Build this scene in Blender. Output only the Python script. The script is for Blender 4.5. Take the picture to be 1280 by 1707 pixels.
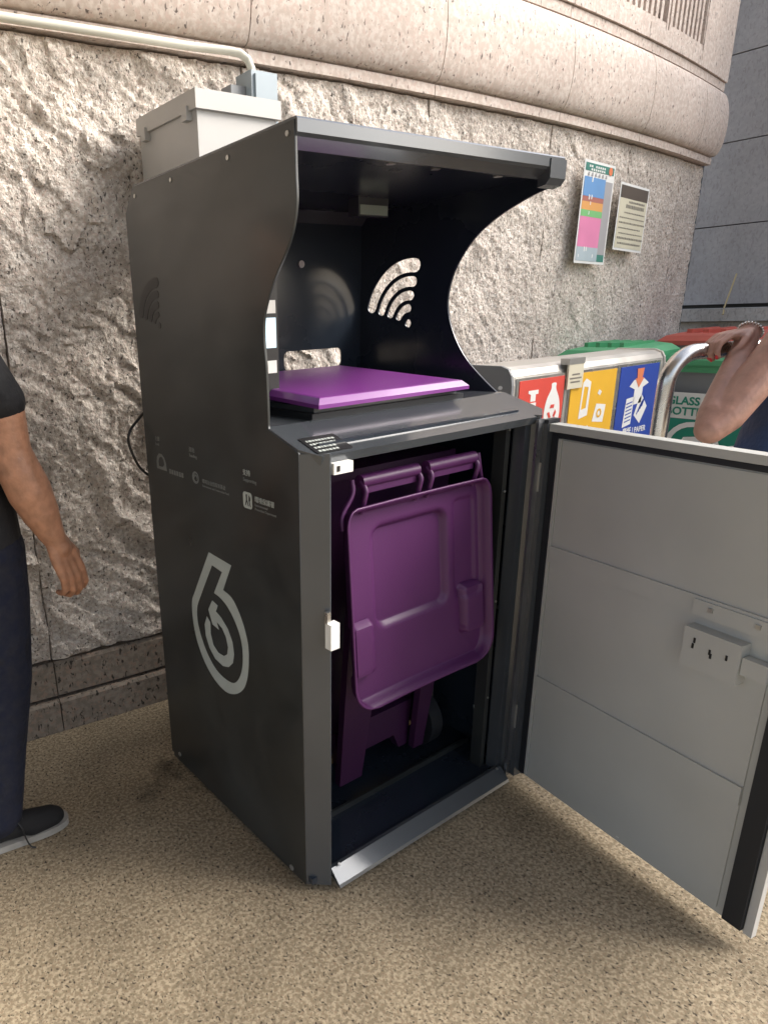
import bpy, bmesh, math, random
import numpy as np
from mathutils import Vector, Matrix, noise as mnoise
random.seed(7)
S = bpy.context.scene
for o in list(bpy.data.objects): bpy.data.objects.remove(o)
COL = S.collection

# ------------------------------------------------------------------ camera
cd = bpy.data.cameras.new('camera'); cam = bpy.data.objects.new('camera', cd); COL.objects.link(cam)
cd.sensor_fit = 'HORIZONTAL'; cd.sensor_width = 36.0; cd.lens = 1150.87/1280*36
cd.shift_x = (640-421.44)/1280; cd.shift_y = (910.91-853.5)/1280
cd.clip_start = .05; cd.clip_end = 500
R_ = Vector((.81840152, -.57344316, -.03717397)); U_ = Vector((.2120636, .24126046, .94700709)); F_ = Vector((.53408613, .78291528, -.31905435))
mw = Matrix((R_, U_, -F_)).transposed().to_4x4(); mw.translation = (-.88984, -1.12084, 1.43997)
cam.matrix_world = mw
S.camera = cam

# ------------------------------------------------------------------ world, sun, exposure
SUN_EL, SUN_AZ = 35, 60      # degrees: elevation; azimuth from -y towards +x
wd = bpy.data.worlds.new('World'); S.world = wd; wd.use_nodes = True
nt = wd.node_tree; nt.nodes.clear()
sky = nt.nodes.new('ShaderNodeTexSky'); sky.sky_type = 'NISHITA'; sky.sun_disc = False
sky.sun_elevation = math.radians(SUN_EL); sky.air_density = 1.0; sky.dust_density = 4.0
hs = nt.nodes.new('ShaderNodeHueSaturation'); hs.inputs['Saturation'].default_value = .65
bg = nt.nodes.new('ShaderNodeBackground'); bg.inputs['Strength'].default_value = .15
wo = nt.nodes.new('ShaderNodeOutputWorld')
nt.links.new(sky.outputs[0], hs.inputs['Color']); nt.links.new(hs.outputs[0], bg.inputs['Color']); nt.links.new(bg.outputs[0], wo.inputs[0])
az = math.radians(SUN_AZ); el = math.radians(SUN_EL)
sdir = Vector((math.sin(az)*math.cos(el), -math.cos(az)*math.cos(el), math.sin(el)))   # towards the sun
sky.sun_rotation = math.atan2(sdir.x, sdir.y)
sl = bpy.data.lights.new('sun', 'SUN'); sl.energy = 2.6; sl.angle = math.radians(38); sl.color = (1, .965, .92)
so = bpy.data.objects.new('sun', sl); COL.objects.link(so); so.rotation_euler = sdir.to_track_quat('Z', 'Y').to_euler()
S.view_settings.view_transform = 'Standard'; S.view_settings.look = 'None'
S.view_settings.gamma = 1; S.view_settings.use_curve_mapping = False
S.view_settings.exposure = 1.2

# ------------------------------------------------------------------ materials
def mat(name, col, rough=.5, metal=0., coat=0., spec=.5, var=None, bump=None, emit=0, sss=0):
    m = bpy.data.materials.new(name); m.use_nodes = True; n = m.node_tree.nodes; L = m.node_tree.links
    b = n['Principled BSDF']
    b.inputs['Base Color'].default_value = (*col, 1); b.inputs['Roughness'].default_value = rough
    b.inputs['Metallic'].default_value = metal; b.inputs['Coat Weight'].default_value = coat
    b.inputs['Coat Roughness'].default_value = .12
    b.inputs['Specular IOR Level'].default_value = spec
    if emit: b.inputs['Emission Color'].default_value = (*col, 1); b.inputs['Emission Strength'].default_value = emit
    if sss: b.inputs['Subsurface Weight'].default_value = sss; b.inputs['Subsurface Radius'].default_value = (.01, .004, .002)
    tc = n.new('ShaderNodeTexCoord')
    if var:      # (scale, amount): soft colour and roughness mottling
        t = n.new('ShaderNodeTexNoise'); t.inputs['Scale'].default_value = var[0]; t.inputs['Detail'].default_value = 6
        L.new(tc.outputs['Object'], t.inputs['Vector'])
        r = n.new('ShaderNodeMapRange'); r.inputs['From Min'].default_value = .3; r.inputs['From Max'].default_value = .7
        r.inputs['To Min'].default_value = 1-var[1]; r.inputs['To Max'].default_value = 1+var[1]
        L.new(t.outputs['Fac'], r.inputs['Value'])
        mx = n.new('ShaderNodeVectorMath'); mx.operation = 'SCALE'; mx.inputs[0].default_value = col
        L.new(r.outputs[0], mx.inputs['Scale']); L.new(mx.outputs[0], b.inputs['Base Color'])
        rr = n.new('ShaderNodeMapRange'); rr.inputs['From Min'].default_value = .3; rr.inputs['From Max'].default_value = .7
        rr.inputs['To Min'].default_value = max(0, rough*(1-var[1]*.8)); rr.inputs['To Max'].default_value = min(1, rough*(1+var[1]*.8))
        L.new(t.outputs['Fac'], rr.inputs['Value']); L.new(rr.outputs[0], b.inputs['Roughness'])
    if bump:     # (scale, strength, distance)
        t = n.new('ShaderNodeTexNoise'); t.inputs['Scale'].default_value = bump[0]; t.inputs['Detail'].default_value = 4
        L.new(tc.outputs['Object'], t.inputs['Vector'])
        bp = n.new('ShaderNodeBump'); bp.inputs['Strength'].default_value = bump[1]; bp.inputs['Distance'].default_value = bump[2]
        L.new(t.outputs['Fac'], bp.inputs['Height']); L.new(bp.outputs[0], b.inputs['Normal'])
    return m

def granite(name, base, pale, dark, pink, grain=95, bumpd=.004, bstr=.6, stains=None, fleck=.56, stretch=(1, 1, .5), mott=(1.3, .82, 1.1)):
    m = bpy.data.materials.new(name); m.use_nodes = True; n = m.node_tree.nodes; L = m.node_tree.links
    b = n['Principled BSDF']; b.inputs['Roughness'].default_value = .82; b.inputs['Specular IOR Level'].default_value = .3
    tc = n.new('ShaderNodeTexCoord')
    def noise(sc, det=3, dist=0., vec=None):
        t = n.new('ShaderNodeTexNoise'); t.inputs['Scale'].default_value = sc; t.inputs['Detail'].default_value = det
        t.inputs['Distortion'].default_value = dist; L.new(vec or tc.outputs['Object'], t.inputs['Vector']); return t.outputs['Fac']
    def ramp(f, a, c):
        r = n.new('ShaderNodeMapRange'); r.inputs['From Min'].default_value = a; r.inputs['From Max'].default_value = c
        L.new(f, r.inputs['Value']); return r.outputs[0]
    def mix(f, a, c):
        x = n.new('ShaderNodeMix'); x.data_type = 'RGBA'; L.new(f, x.inputs['Factor'])
        for s_, v in ((x.inputs['A'], a), (x.inputs['B'], c)):
            if isinstance(v, tuple): s_.default_value = (*v, 1)
            else: L.new(v, s_)
        return x.outputs['Result']
    c1 = mix(ramp(noise(grain*.55, 3), .42, .6), base, pale)
    c2 = mix(ramp(noise(grain*.9, 2, .4), .54, .64), c1, pink)
    mp = n.new('ShaderNodeMapping'); mp.inputs['Scale'].default_value = stretch; L.new(tc.outputs['Object'], mp.inputs['Vector'])
    c3 = mix(ramp(noise(grain, 2, .6, mp.outputs[0]), fleck, fleck+.07), c2, dark)
    big = ramp(noise(mott[0], 6, .3), .3, .7)
    sc = n.new('ShaderNodeMapRange'); sc.inputs['To Min'].default_value = mott[1]; sc.inputs['To Max'].default_value = mott[2]; L.new(big, sc.inputs['Value'])
    vm = n.new('ShaderNodeVectorMath'); vm.operation = 'SCALE'; L.new(c3, vm.inputs[0]); L.new(sc.outputs[0], vm.inputs['Scale'])
    out = vm.outputs[0]
    if stains:
        for (sx, sy, sr, k) in stains:
            d = n.new('ShaderNodeVectorMath'); d.operation = 'DISTANCE'; d.inputs[1].default_value = (sx, sy, 0); L.new(tc.outputs['Object'], d.inputs[0])
            ad = n.new('ShaderNodeMath'); ad.operation = 'MULTIPLY_ADD'; L.new(noise(14, 5, .5), ad.inputs[0]); ad.inputs[1].default_value = sr*2.6; L.new(d.outputs['Value'], ad.inputs[2])
            out2 = n.new('ShaderNodeMapRange'); out2.inputs['From Min'].default_value = sr*1.3; out2.inputs['From Max'].default_value = sr*2.5
            out2.inputs['To Min'].default_value = k; out2.inputs['To Max'].default_value = 1; L.new(ad.outputs[0], out2.inputs['Value'])
            v2 = n.new('ShaderNodeVectorMath'); v2.operation = 'SCALE'; L.new(out, v2.inputs[0]); L.new(out2.outputs[0], v2.inputs['Scale']); out = v2.outputs[0]
    L.new(out, b.inputs['Base Color'])
    ad = n.new('ShaderNodeMath'); ad.operation = 'ADD'; L.new(noise(grain*.8, 4, .3), ad.inputs[0]); L.new(noise(grain*.25, 3), ad.inputs[1])
    bp = n.new('ShaderNodeBump'); bp.inputs['Strength'].default_value = bstr; bp.inputs['Distance'].default_value = bumpd
    L.new(ad.outputs[0], bp.inputs['Height']); L.new(bp.outputs[0], b.inputs['Normal'])
    return m

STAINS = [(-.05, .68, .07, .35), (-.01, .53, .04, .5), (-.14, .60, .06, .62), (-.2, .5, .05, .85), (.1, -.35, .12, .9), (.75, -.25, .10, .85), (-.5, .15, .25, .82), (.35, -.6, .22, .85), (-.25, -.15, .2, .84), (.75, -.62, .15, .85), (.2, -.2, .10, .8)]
G_ROUGH = granite('rough_cleft_granite', (.53, .465, .40), (.77, .71, .64), (.13, .115, .10), (.62, .51, .45), grain=130, bumpd=.008, bstr=.9, fleck=.605, stretch=(1, 1, .6), mott=(6, .76, 1.1))
G_SMOOTH = granite('flamed_pink_granite', (.56, .47, .41), (.68, .60, .54), (.15, .12, .11), (.60, .48, .42), grain=85, bumpd=.0015, bstr=.5, fleck=.635)
G_PLINTH = granite('plinth_granite', (.21, .175, .14), (.28, .235, .19), (.05, .042, .035), (.29, .21, .16), grain=80, bumpd=.002, bstr=.6, fleck=.60)
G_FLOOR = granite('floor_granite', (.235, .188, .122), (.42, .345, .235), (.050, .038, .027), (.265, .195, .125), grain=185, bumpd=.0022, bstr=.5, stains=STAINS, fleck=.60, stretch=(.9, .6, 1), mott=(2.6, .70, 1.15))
G_TILE = granite('grey_tile_stone', (.42, .39, .37), (.46, .425, .405), (.37, .34, .325), (.43, .395, .38), grain=60, bumpd=.0008, bstr=.3)
G_LEDGE = granite('pale_ledge_stone', (.50, .46, .42), (.56, .52, .48), (.40, .36, .33), (.52, .46, .42), grain=60, bumpd=.0008, bstr=.3)
GROUT = mat('grout', (.20, .15, .12), .9)
M_DARK = mat('joint_shadow_gap', (.05, .045, .04), .9)
PAINT = mat('charcoal_powder_coat', (.030, .033, .033), .36, .15, .25, var=(5.0, .30), bump=(900, .05, .0006))
PAINT_B = mat('slate_gloss_paint', (.085, .094, .105), .24, .4, .5, var=(4, .10), bump=(700, .04, .0005))
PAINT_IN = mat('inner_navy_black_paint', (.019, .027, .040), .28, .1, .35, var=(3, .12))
DOORG = mat('door_primer_grey', (.455, .46, .435), .5, .1, .0, var=(2.5, .09), bump=(600, .04, .0005))
RUBBER = mat('black_rubber', (.012, .014, .018), .55)
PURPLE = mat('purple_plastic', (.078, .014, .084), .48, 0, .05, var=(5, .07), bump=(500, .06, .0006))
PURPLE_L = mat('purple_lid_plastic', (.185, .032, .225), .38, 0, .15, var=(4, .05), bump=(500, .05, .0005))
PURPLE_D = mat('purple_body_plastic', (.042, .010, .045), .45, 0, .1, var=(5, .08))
STEEL = mat('brushed_steel', (.62, .61, .59), .28, .95, var=(9, .15))
STEEL_W = mat('satin_steel_panel', (.66, .64, .60), .38, .75, var=(5, .12))
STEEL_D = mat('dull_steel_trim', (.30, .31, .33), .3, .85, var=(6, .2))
ZINC = mat('zinc', (.5, .5, .48), .35, .8)
WHITE = mat('white_plastic', (.78, .77, .72), .4)
EBOX = mat('grey_enclosure', (.47, .46, .44), .45, 0, .1, var=(3, .05))
EBOX_B = mat('blue_grey_fitting', (.30, .36, .40), .4, 0, .1, var=(6, .06))
PVC = mat('cream_conduit', (.66, .65, .56), .4, 0, .1, var=(5, .05))
BLACK = mat('black_plastic', (.012, .012, .013), .4)
LOGO = mat('pale_grey_print', (.40, .43, .40), .55, var=(20, .05))
LOGO_D = mat('faded_grey_print', (.17, .18, .175), .6)
BRASS = mat('yellow_wood_stick', (.40, .26, .10), .5)
SKIN_M = mat('skin_tan', (.40, .20, .12), .45, sss=.08, var=(38, .22), bump=(120, .5, .0025))
SKIN_W = mat('skin_brown', (.38, .21, .16), .45, sss=.08, var=(38, .16), bump=(120, .4, .002))
TEE = mat('black_cotton', (.010, .010, .012), .9, var=(30, .2), bump=(13, .8, .02))
JEANS = mat('navy_denim', (.004, .006, .018), .85, var=(40, .25), bump=(16, .8, .016))
DRESS = mat('navy_dress_cloth', (.025, .048, .12), .85, var=(12, .25), bump=(14, .8, .02))
HAIR = mat('black_hair', (.012, .010, .009), .5)
SOLE = mat('white_rubber_sole', (.26, .25, .23), .6, var=(30, .15))
SHOE = mat('black_canvas', (.004, .004, .005), .85, bump=(120, .6, .002))
NAIL = mat('red_nail', (.5, .03, .04), .3)
GREEN = mat('green_lid_plastic', (.07, .32, .15), .42, var=(6, .1))
REDP = mat('red_lid_plastic', (.62, .14, .10), .42, var=(6, .08))
BINGREY = mat('bin_grey_plastic', (.22, .23, .24), .5, var=(6, .08))
TEAL = mat('teal_print', (.02, .26, .18), .5)
PAPERW = mat('white_paper', (.80, .80, .78), .45, var=(8, .03))
CREAM = mat('cream_paper', (.66, .62, .48), .45, var=(8, .04))
def flat(name, c): return mat(name, c, .45, var=(10, .04))
P_RED = flat('print_red', (.66, .07, .05)); P_YEL = flat('print_yellow', (.78, .44, .03)); P_BLU = flat('print_blue', (.02, .06, .35))
P_TEAL = flat('print_dark_teal', (.06, .22, .18)); P_ORA = flat('print_orange', (.75, .22, .10)); P_SKY = flat('print_sky', (.15, .32, .60))
P_BRN = flat('print_brick', (.42, .16, .13)); P_AMB = flat('print_amber', (.72, .36, .12)); P_GRN = flat('print_green', (.2, .5, .2))
P_PNK = flat('print_pink', (.72, .24, .42)); P_GRY = flat('print_grey', (.38, .37, .38)); P_PAL = flat('print_pale_blue', (.42, .5, .54))
P_DBR = flat('print_dark_brown', (.10, .08, .065)); P_TXT = flat('print_text_grey', (.22, .20, .17)); P_CYN = flat('print_cyan', (.35, .62, .75))
DWIN = mat('sensor_window', (.36, .44, .40), .2, .3)
SCREEN = mat('lit_screen', (.45, .62, .72), .3, emit=.55)

# ------------------------------------------------------------------ helpers
I4 = Matrix.Identity(4)
ROOTLOC = {}
def frame(o, x, y):
    x = Vector(x).normalized(); y = Vector(y); z = x.cross(y).normalized(); y = z.cross(x)
    m = Matrix((x, y, z)).transposed().to_4x4(); m.translation = o; return m
def parent(o, p):
    if p is None: return
    o.parent = p
    if p.type == 'EMPTY': o.matrix_parent_inverse = Matrix.Translation(-Vector(ROOTLOC[p.name]))
def thing(name, label, cat, loc, group=None):
    o = bpy.data.objects.new(name, None); COL.objects.link(o); o.location = loc; o.empty_display_size = .1
    ROOTLOC[o.name] = tuple(loc); o['label'] = label; o['category'] = cat
    if group: o['group'] = group
    return o
def link(name, me, ms, par=None, smooth=False):
    if ms is not None:
        me.materials.clear()
        for m in (ms if isinstance(ms, (list, tuple)) else [ms]): me.materials.append(m)
    if smooth:
        for p in me.polygons: p.use_smooth = True
        if len(me.polygons) < 60000: me.set_sharp_from_angle(angle=math.radians(50))
    o = bpy.data.objects.new(name, me); COL.objects.link(o); parent(o, par); return o
def M(name, V, F, m, par=None, xf=I4, smooth=False):
    me = bpy.data.meshes.new(name); me.from_pydata([xf @ Vector(v) for v in V], [], F); me.update(); me.validate()
    return link(name, me, m, par, smooth)
def bmo(name, bm, m, par=None, xf=I4, smooth=False, bev=0, seg=2, sharp=None):
    if bev:
        es = [e for e in bm.edges if len(e.link_faces) == 2 and e.calc_face_angle(0) > .35]
        bmesh.ops.bevel(bm, geom=es, offset=bev, segments=seg, affect='EDGES', profile=.5, clamp_overlap=True)
    bmesh.ops.recalc_face_normals(bm, faces=bm.faces)
    me = bpy.data.meshes.new(name); bm.transform(xf); bm.to_mesh(me); bm.free()
    o = link(name, me, m, par, smooth)
    return o
def addbox(bm, lo, hi, xf=I4):
    vs = [bm.verts.new(xf @ Vector((a, b, c))) for a in (lo[0], hi[0]) for b in (lo[1], hi[1]) for c in (lo[2], hi[2])]
    for f in ((0, 1, 3, 2), (4, 6, 7, 5), (0, 4, 5, 1), (2, 3, 7, 6), (0, 2, 6, 4), (1, 5, 7, 3)): bm.faces.new([vs[i] for i in f])
def box(name, lo, hi, m, par=None, xf=I4, bev=0, seg=2):
    bm = bmesh.new(); addbox(bm, lo, hi); return bmo(name, bm, m, par, xf, bev=bev, seg=seg)
def prism(name, pts, a, b, m, par=None, xf=I4, bev=0, smooth=False):
    """polygon pts in local xy, from z=a to z=b"""
    bm = bmesh.new(); n = len(pts)
    A = [bm.verts.new((p[0], p[1], a)) for p in pts]; B = [bm.verts.new((p[0], p[1], b)) for p in pts]
    bm.faces.new(A[::-1]); bm.faces.new(B)
    for i in range(n): bm.faces.new([A[i], A[(i+1) % n], B[(i+1) % n], B[i]])
    return bmo(name, bm, m, par, xf, bev=bev, smooth=smooth)
def cyl(name, r, a, b, m, par=None, xf=I4, seg=20, bev=0, r2=None):
    r2 = r if r2 is None else r2
    bm = bmesh.new()
    A = [bm.verts.new((r*math.cos(t*2*math.pi/seg), r*math.sin(t*2*math.pi/seg), a)) for t in range(seg)]
    B = [bm.verts.new((r2*math.cos(t*2*math.pi/seg), r2*math.sin(t*2*math.pi/seg), b)) for t in range(seg)]
    bm.faces.new(A[::-1]); bm.faces.new(B)
    for i in range(seg): bm.faces.new([A[i], A[(i+1) % seg], B[(i+1) % seg], B[i]])
    return bmo(name, bm, m, par, xf, bev=bev)
def crv_mesh(cu):
    ob = bpy.data.objects.new('tmp', cu); COL.objects.link(ob)
    dg = bpy.context.evaluated_depsgraph_get(); me = bpy.data.meshes.new_from_object(ob.evaluated_get(dg))
    bpy.data.objects.remove(ob); bpy.data.curves.remove(cu); return me
def shape(name, loops, thick, m, par=None, xf=I4, bev=0):
    """flat plate with holes (even-odd) in local xy, centred on z=0"""
    cu = bpy.data.curves.new('c', 'CURVE'); cu.dimensions = '2D'; cu.fill_mode = 'BOTH'; cu.extrude = thick/2; cu.bevel_depth = bev; cu.bevel_resolution = 1
    for lp in loops:
        s_ = cu.splines.new('POLY'); s_.points.add(len(lp)-1); s_.use_cyclic_u = True
        for i, q in enumerate(lp): s_.points[i].co = (q[0], q[1], 0, 1)
    me = crv_mesh(cu); me.transform(xf); return link(name, me, m, par)
def text(name, body, size, m, par=None, xf=I4, thick=.0004, align='LEFT', sx=1, bold=0):
    cu = bpy.data.curves.new('t', 'FONT'); cu.body = body; cu.size = size; cu.extrude = thick; cu.align_x = align; cu.resolution_u = 3; cu.offset = bold
    me = crv_mesh(cu); me.transform(xf @ Matrix.Diagonal((sx, 1, 1, 1))); return link(name, me, m, par)
def catmull(P, n=6, closed=False):
    P = [Vector(p) for p in P]; out = []; N = len(P)
    for i in range(N if closed else N-1):
        p0 = P[(i-1) % N] if closed or i > 0 else P[0]*2-P[1]; p1 = P[i]; p2 = P[(i+1) % N]
        p3 = P[(i+2) % N] if closed or i < N-2 else P[-1]*2-P[-2]
        for k in range(n):
            t = k/n; out.append(.5*((2*p1)+(p2-p0)*t+(2*p0-5*p1+4*p2-p3)*t*t+(3*p1-p0-3*p2+p3)*t**3))
    if not closed: out.append(P[-1])
    return out
def tube(name, pts, r, m, par=None, seg=12, smooth=True, bm=None):
    own = bm is None
    if own: bm = bmesh.new()
    pts = [Vector(p) for p in pts]; n = len(pts); prev = None; rings = []
    for i, p in enumerate(pts):
        t = (pts[min(i+1, n-1)]-pts[max(i-1, 0)]).normalized()
        if prev is None: a = t.orthogonal().normalized()
        else: a = (prev-t*prev.dot(t)).normalized()
        prev = a; b = t.cross(a); rr = r[i] if isinstance(r, (list, tuple)) else r
        rings.append([bm.verts.new(p+rr*(math.cos(k*2*math.pi/seg)*a+math.sin(k*2*math.pi/seg)*b)) for k in range(seg)])
    for i in range(n-1):
        for k in range(seg): bm.faces.new([rings[i][k], rings[i][(k+1) % seg], rings[i+1][(k+1) % seg], rings[i+1][k]])
    bm.faces.new(rings[0][::-1]); bm.faces.new(rings[-1])
    if own: return bmo(name, bm, m, par, smooth=smooth)
def sweep(name, path, prof, m, par=None, smooth=False):
    """closed profile [(out, z)] swept along a plan path; 'out' is to the right of travel"""
    P = [Vector(p) for p in path]; n = len(P); V = []; F = []; k = len(prof)
    for i, p in enumerate(P):
        d1 = (P[i]-P[i-1]).normalized() if i else (P[1]-P[0]).normalized()
        d2 = (P[i+1]-P[i]).normalized() if i < n-1 else d1
        n1 = Vector((d1.y, -d1.x)); n2 = Vector((d2.y, -d2.x)); nn = (n1+n2).normalized(); nn = nn/max(.4, nn.dot(n1))
        for o, z in prof: V.append((p.x+nn.x*o, p.y+nn.y*o, z))
    for i in range(n-1):
        for j in range(k): F.append((i*k+j, (i+1)*k+j, (i+1)*k+(j+1) % k, i*k+(j+1) % k))
    F.append(tuple(range(k))[::1]); F.append(tuple(range((n-1)*k, n*k))[::-1])
    bm = bmesh.new(); me = bpy.data.meshes.new('t'); me.from_pydata(V, [], F); bm.from_mesh(me); bpy.data.meshes.remove(me)
    o = bmo(name, bm, m, par)
    if smooth:
        for p in o.data.polygons: p.use_smooth = len(p.vertices) == 4
        o.data.set_sharp_from_angle(angle=math.radians(40))
    return o
def rrect(x0, y0, x1, y1, r, n=5):
    out = []
    for cx, cy, a in ((x1-r, y1-r, 0), (x0+r, y1-r, 90), (x0+r, y0+r, 180), (x1-r, y0+r, 270)):
        for k in range(n+1): t = math.radians(a+90*k/n); out.append((cx+r*math.cos(t), cy+r*math.sin(t)))
    return out
def blobs(name, caps, m, par=None, voxel=.005, it=4, fac=.6, ell=()):
    """one continuous surface from tapered capsules and ellipsoids"""
    bm = bmesh.new()
    for ch in caps:
        for (p, r), (q, s_) in zip(ch[:-1], ch[1:]):
            p = Vector(p); q = Vector(q); d = q-p; L = max(d.length, 1e-5)
            mtx = Matrix.Translation((p+q)/2) @ d.to_track_quat('Z', 'Y').to_matrix().to_4x4()
            bmesh.ops.create_cone(bm, cap_ends=True, segments=20, radius1=r, radius2=s_, depth=L, matrix=mtx)
        for p, r in ch: bmesh.ops.create_icosphere(bm, subdivisions=3, radius=r, matrix=Matrix.Translation(p))
    for c, rad, rot in ell:
        bmesh.ops.create_icosphere(bm, subdivisions=3, radius=1, matrix=Matrix.Translation(c) @ rot.to_4x4() @ Matrix.Diagonal((*rad, 1)))
    me = bpy.data.meshes.new('t'); bm.to_mesh(me); bm.free()
    ob = bpy.data.objects.new('t', me); COL.objects.link(ob)
    a = ob.modifiers.new('r', 'REMESH'); a.mode = 'VOXEL'; a.voxel_size = voxel
    b = ob.modifiers.new('s', 'SMOOTH'); b.iterations = it; b.factor = fac
    dg = bpy.context.evaluated_depsgraph_get(); m2 = bpy.data.meshes.new_from_object(ob.evaluated_get(dg), depsgraph=dg)
    bpy.data.objects.remove(ob); bpy.data.meshes.remove(me)
    return link(name, m2, m, par, True)

# ------------------------------------------------------------------ setting: pavement
g = M('pavement', [(-40, -40, 0), (45, -40, 0), (45, 40, 0), (-40, 40, 0)], [(0, 1, 2, 3)], G_FLOOR); g['kind'] = 'structure'

SHADE_SLAB = mat('shade_slab_panel', (.34, .31, .28), .8, var=(2, .08))
# ------------------------------------------------------------------ curved granite wall
def yw(x): return 1.0+.0311*(x-1.71)**2
def wpath(a, b, n=8, corner=False):
    P = [(a+(b-a)*i/n, yw(a+(b-a)*i/n)) for i in range(n+1)]
    if corner: P += [(b, yw(b)+.25), (b, yw(b)+.5)]
    return P
JX = [-2.84, -1.97, -1.105, -.24, .63, 1.5, 2.35, 3.15, 3.9, 4.3]
wall = thing('stone_wall', 'curved pink granite wall with rough cleft panels, rounded moulding and stone louvres behind the cabinet', 'wall', (.63, yw(.63), 0))
sweep('wall_core', wpath(-2.84, 4.27, 40, True), [(-.082, .001), (-.082, 3.8), (-.5, 3.8), (-.5, .001)], GROUT, wall)
rng = np.random.RandomState(11)
TAB = rng.rand(256, 256)
def vn(x, y, s_=0):
    x = x+s_*17.13; y = y+s_*9.71
    xi = np.floor(x).astype(int); yi = np.floor(y).astype(int); fx = x-xi; fy = y-yi; fx = fx*fx*(3-2*fx); fy = fy*fy*(3-2*fy)
    a = TAB[xi & 255, yi & 255]; b = TAB[(xi+1) & 255, yi & 255]; c = TAB[xi & 255, (yi+1) & 255]; d = TAB[(xi+1) & 255, (yi+1) & 255]
    return (a*(1-fx)+b*fx)*(1-fy)+(c*(1-fx)+d*fx)*fy
def facets(x, y, sd):
    """broken facets: each jittered cell is its own tilted plane"""
    xi = np.floor(x).astype(int); yi = np.floor(y).astype(int); best = np.full(x.shape, 9.); out = np.zeros(x.shape)
    for dx in (-1, 0, 1):
        for dy in (-1, 0, 1):
            cx = xi+dx; cy = yi+dy; k1 = TAB[(cx+sd*7) & 255, (cy+sd*13) & 255]; k2 = TAB[(cx*3+sd*5+11) & 255, (cy+sd*3) & 255]
            k3 = TAB[(cx+sd*2+91) & 255, (cy*3+sd) & 255]; k4 = TAB[(cx+sd+33) & 255, (cy+77+sd) & 255]
            px = cx+k1; py = cy+k2; d = (x-px)**2+(y-py)**2
            v = .5*k3+(k1-.5)*(x-px)*.9+(k4-.5)*(y-py)*.9
            m = d < best; best = np.where(m, d, best); out = np.where(m, v, out)
    return out
def cleft(x, z):
    wx = x+.10*(vn(x*3, z*3, 1)-.5)+.05*(vn(x*9, z*9, 2)-.5)+.016*(vn(x*30, z*24, 12)-.5); wz = z+.10*(vn(x*3, z*3, 3)-.5)+.05*(vn(x*9, z*9, 4)-.5)+.016*(vn(x*30, z*24, 14)-.5)
    a = (wx-wz*.9)*.74; c = (wx*.9+wz)*.74
    amp = np.clip(1.1-(x-.2)*.32, .16, 1.1)
    h = .028*amp*(1-np.abs(2*vn(a*2.2, c*7.0, 5)-1))**1.5
    h += .024*amp*facets(a*6, c*15, 1)+.010*amp*(1-np.abs(2*vn(a*9, c*24, 6)-1))
    h += .006*vn(wx*7, wz*5, 7)
    h += .015*(.5+.5*amp)*facets(wx*24, wz*13, 2)+.008*facets(c*48+3, a*26, 3)
    h += .008*facets(x*85, z*48, 4)+.003*vn(x*120, z*60, 10)
    return h
for i in range(len(JX)-1):
    a, b = JX[i]+.0015, JX[i+1]-.0015; z0, z1 = .280, 2.220
    st = .0065 if a > -1.2 else .03
    nx = max(8, int((b-a)/st)); nz = int((z1-z0)/st)
    X, Z = np.meshgrid(np.linspace(a, b, nx), np.linspace(z0, z1, nz))
    H = cleft(X+i*3.7, Z+i*1.3) if i not in (3, 4) else cleft(X+11.1, Z+3.9)
    H = cleft(X, Z+i*.6)
    e = np.minimum(np.minimum(X-a, b-X), np.minimum(Z-z0, z1-Z)); H = H*(.8+.2*np.clip(e/.02, 0, 1))
    H = H*.74
    Y = 1.0+.0311*(X-1.71)**2+.050-H
    Y[0, :] += .05; Y[-1, :] += .05; Y[:, 0] += .05; Y[:, -1] += .05
    Xs = X.copy(); Xs[:, 1] = Xs[:, 0]+.0012; Xs[:, -2] = Xs[:, -1]-.0012
    V = np.stack([Xs, Y, Z], -1).reshape(-1, 3)
    idx = np.arange(nx*nz).reshape(nz, nx)
    F = np.stack([idx[:-1, :-1], idx[:-1, 1:], idx[1:, 1:], idx[1:, :-1]], -1).reshape(-1, 4)
    me = bpy.data.meshes.new('rough_stone_panel'); me.from_pydata(V.tolist(), [], F.tolist()); me.update()
    link('rough_stone_panel', me, G_ROUGH, wall, True)
bull = [(-.03, 2.2605)]+[(.048*math.sin(math.pi*t/14)**.9, 2.44-.175*math.cos(math.pi*t/14)) for t in range(15)]+[(-.03, 2.618)]
for i in range(len(JX)-1):
    a, b = JX[i]+.0018, JX[i+1]-.0018; last = i == len(JX)-2
    if last: b = 4.3
    sweep('plinth_stone', wpath(a, b, 6, last), [(.0, .001), (.0, .118), (-.008, .128), (-.1, .128), (-.1, .001)], G_PLINTH, wall)
    sweep('plinth_stone', wpath(a, b, 6, last), [(-.018, .142), (-.018, .262), (-.028, .274), (-.1, .274), (-.1, .142)], G_PLINTH, wall)
    sweep('band_stone', wpath(a, b, 6, last), [(-.001, 2.222), (-.001, 2.258), (-.1, 2.258), (-.1, 2.222)], G_SMOOTH, wall)
    sweep('bullnose_stone', wpath(a, b, 6, last), bull, G_SMOOTH, wall, smooth=True)
    sweep('band_stone', wpath(a, b, 6, last), [(.008, 2.620), (.008, 2.662), (-.1, 2.662), (-.1, 2.624)], G_SMOOTH, wall)
UX = [-2.84, -1.54, -.24, 1.06, 2.36]
for a, b in zip(UX[:-1], UX[1:]): sweep('upper_stone', wpath(a+.002, b-.002), [(.018, 2.667), (.018, 3.78), (-.1, 3.78), (-.1, 2.667)], G_SMOOTH, wall)
sweep('upper_stone', wpath(2.362, 3.08), [(.018, 2.667), (.018, 2.735), (-.1, 2.735), (-.1, 2.667)], G_SMOOTH, wall)
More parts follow.
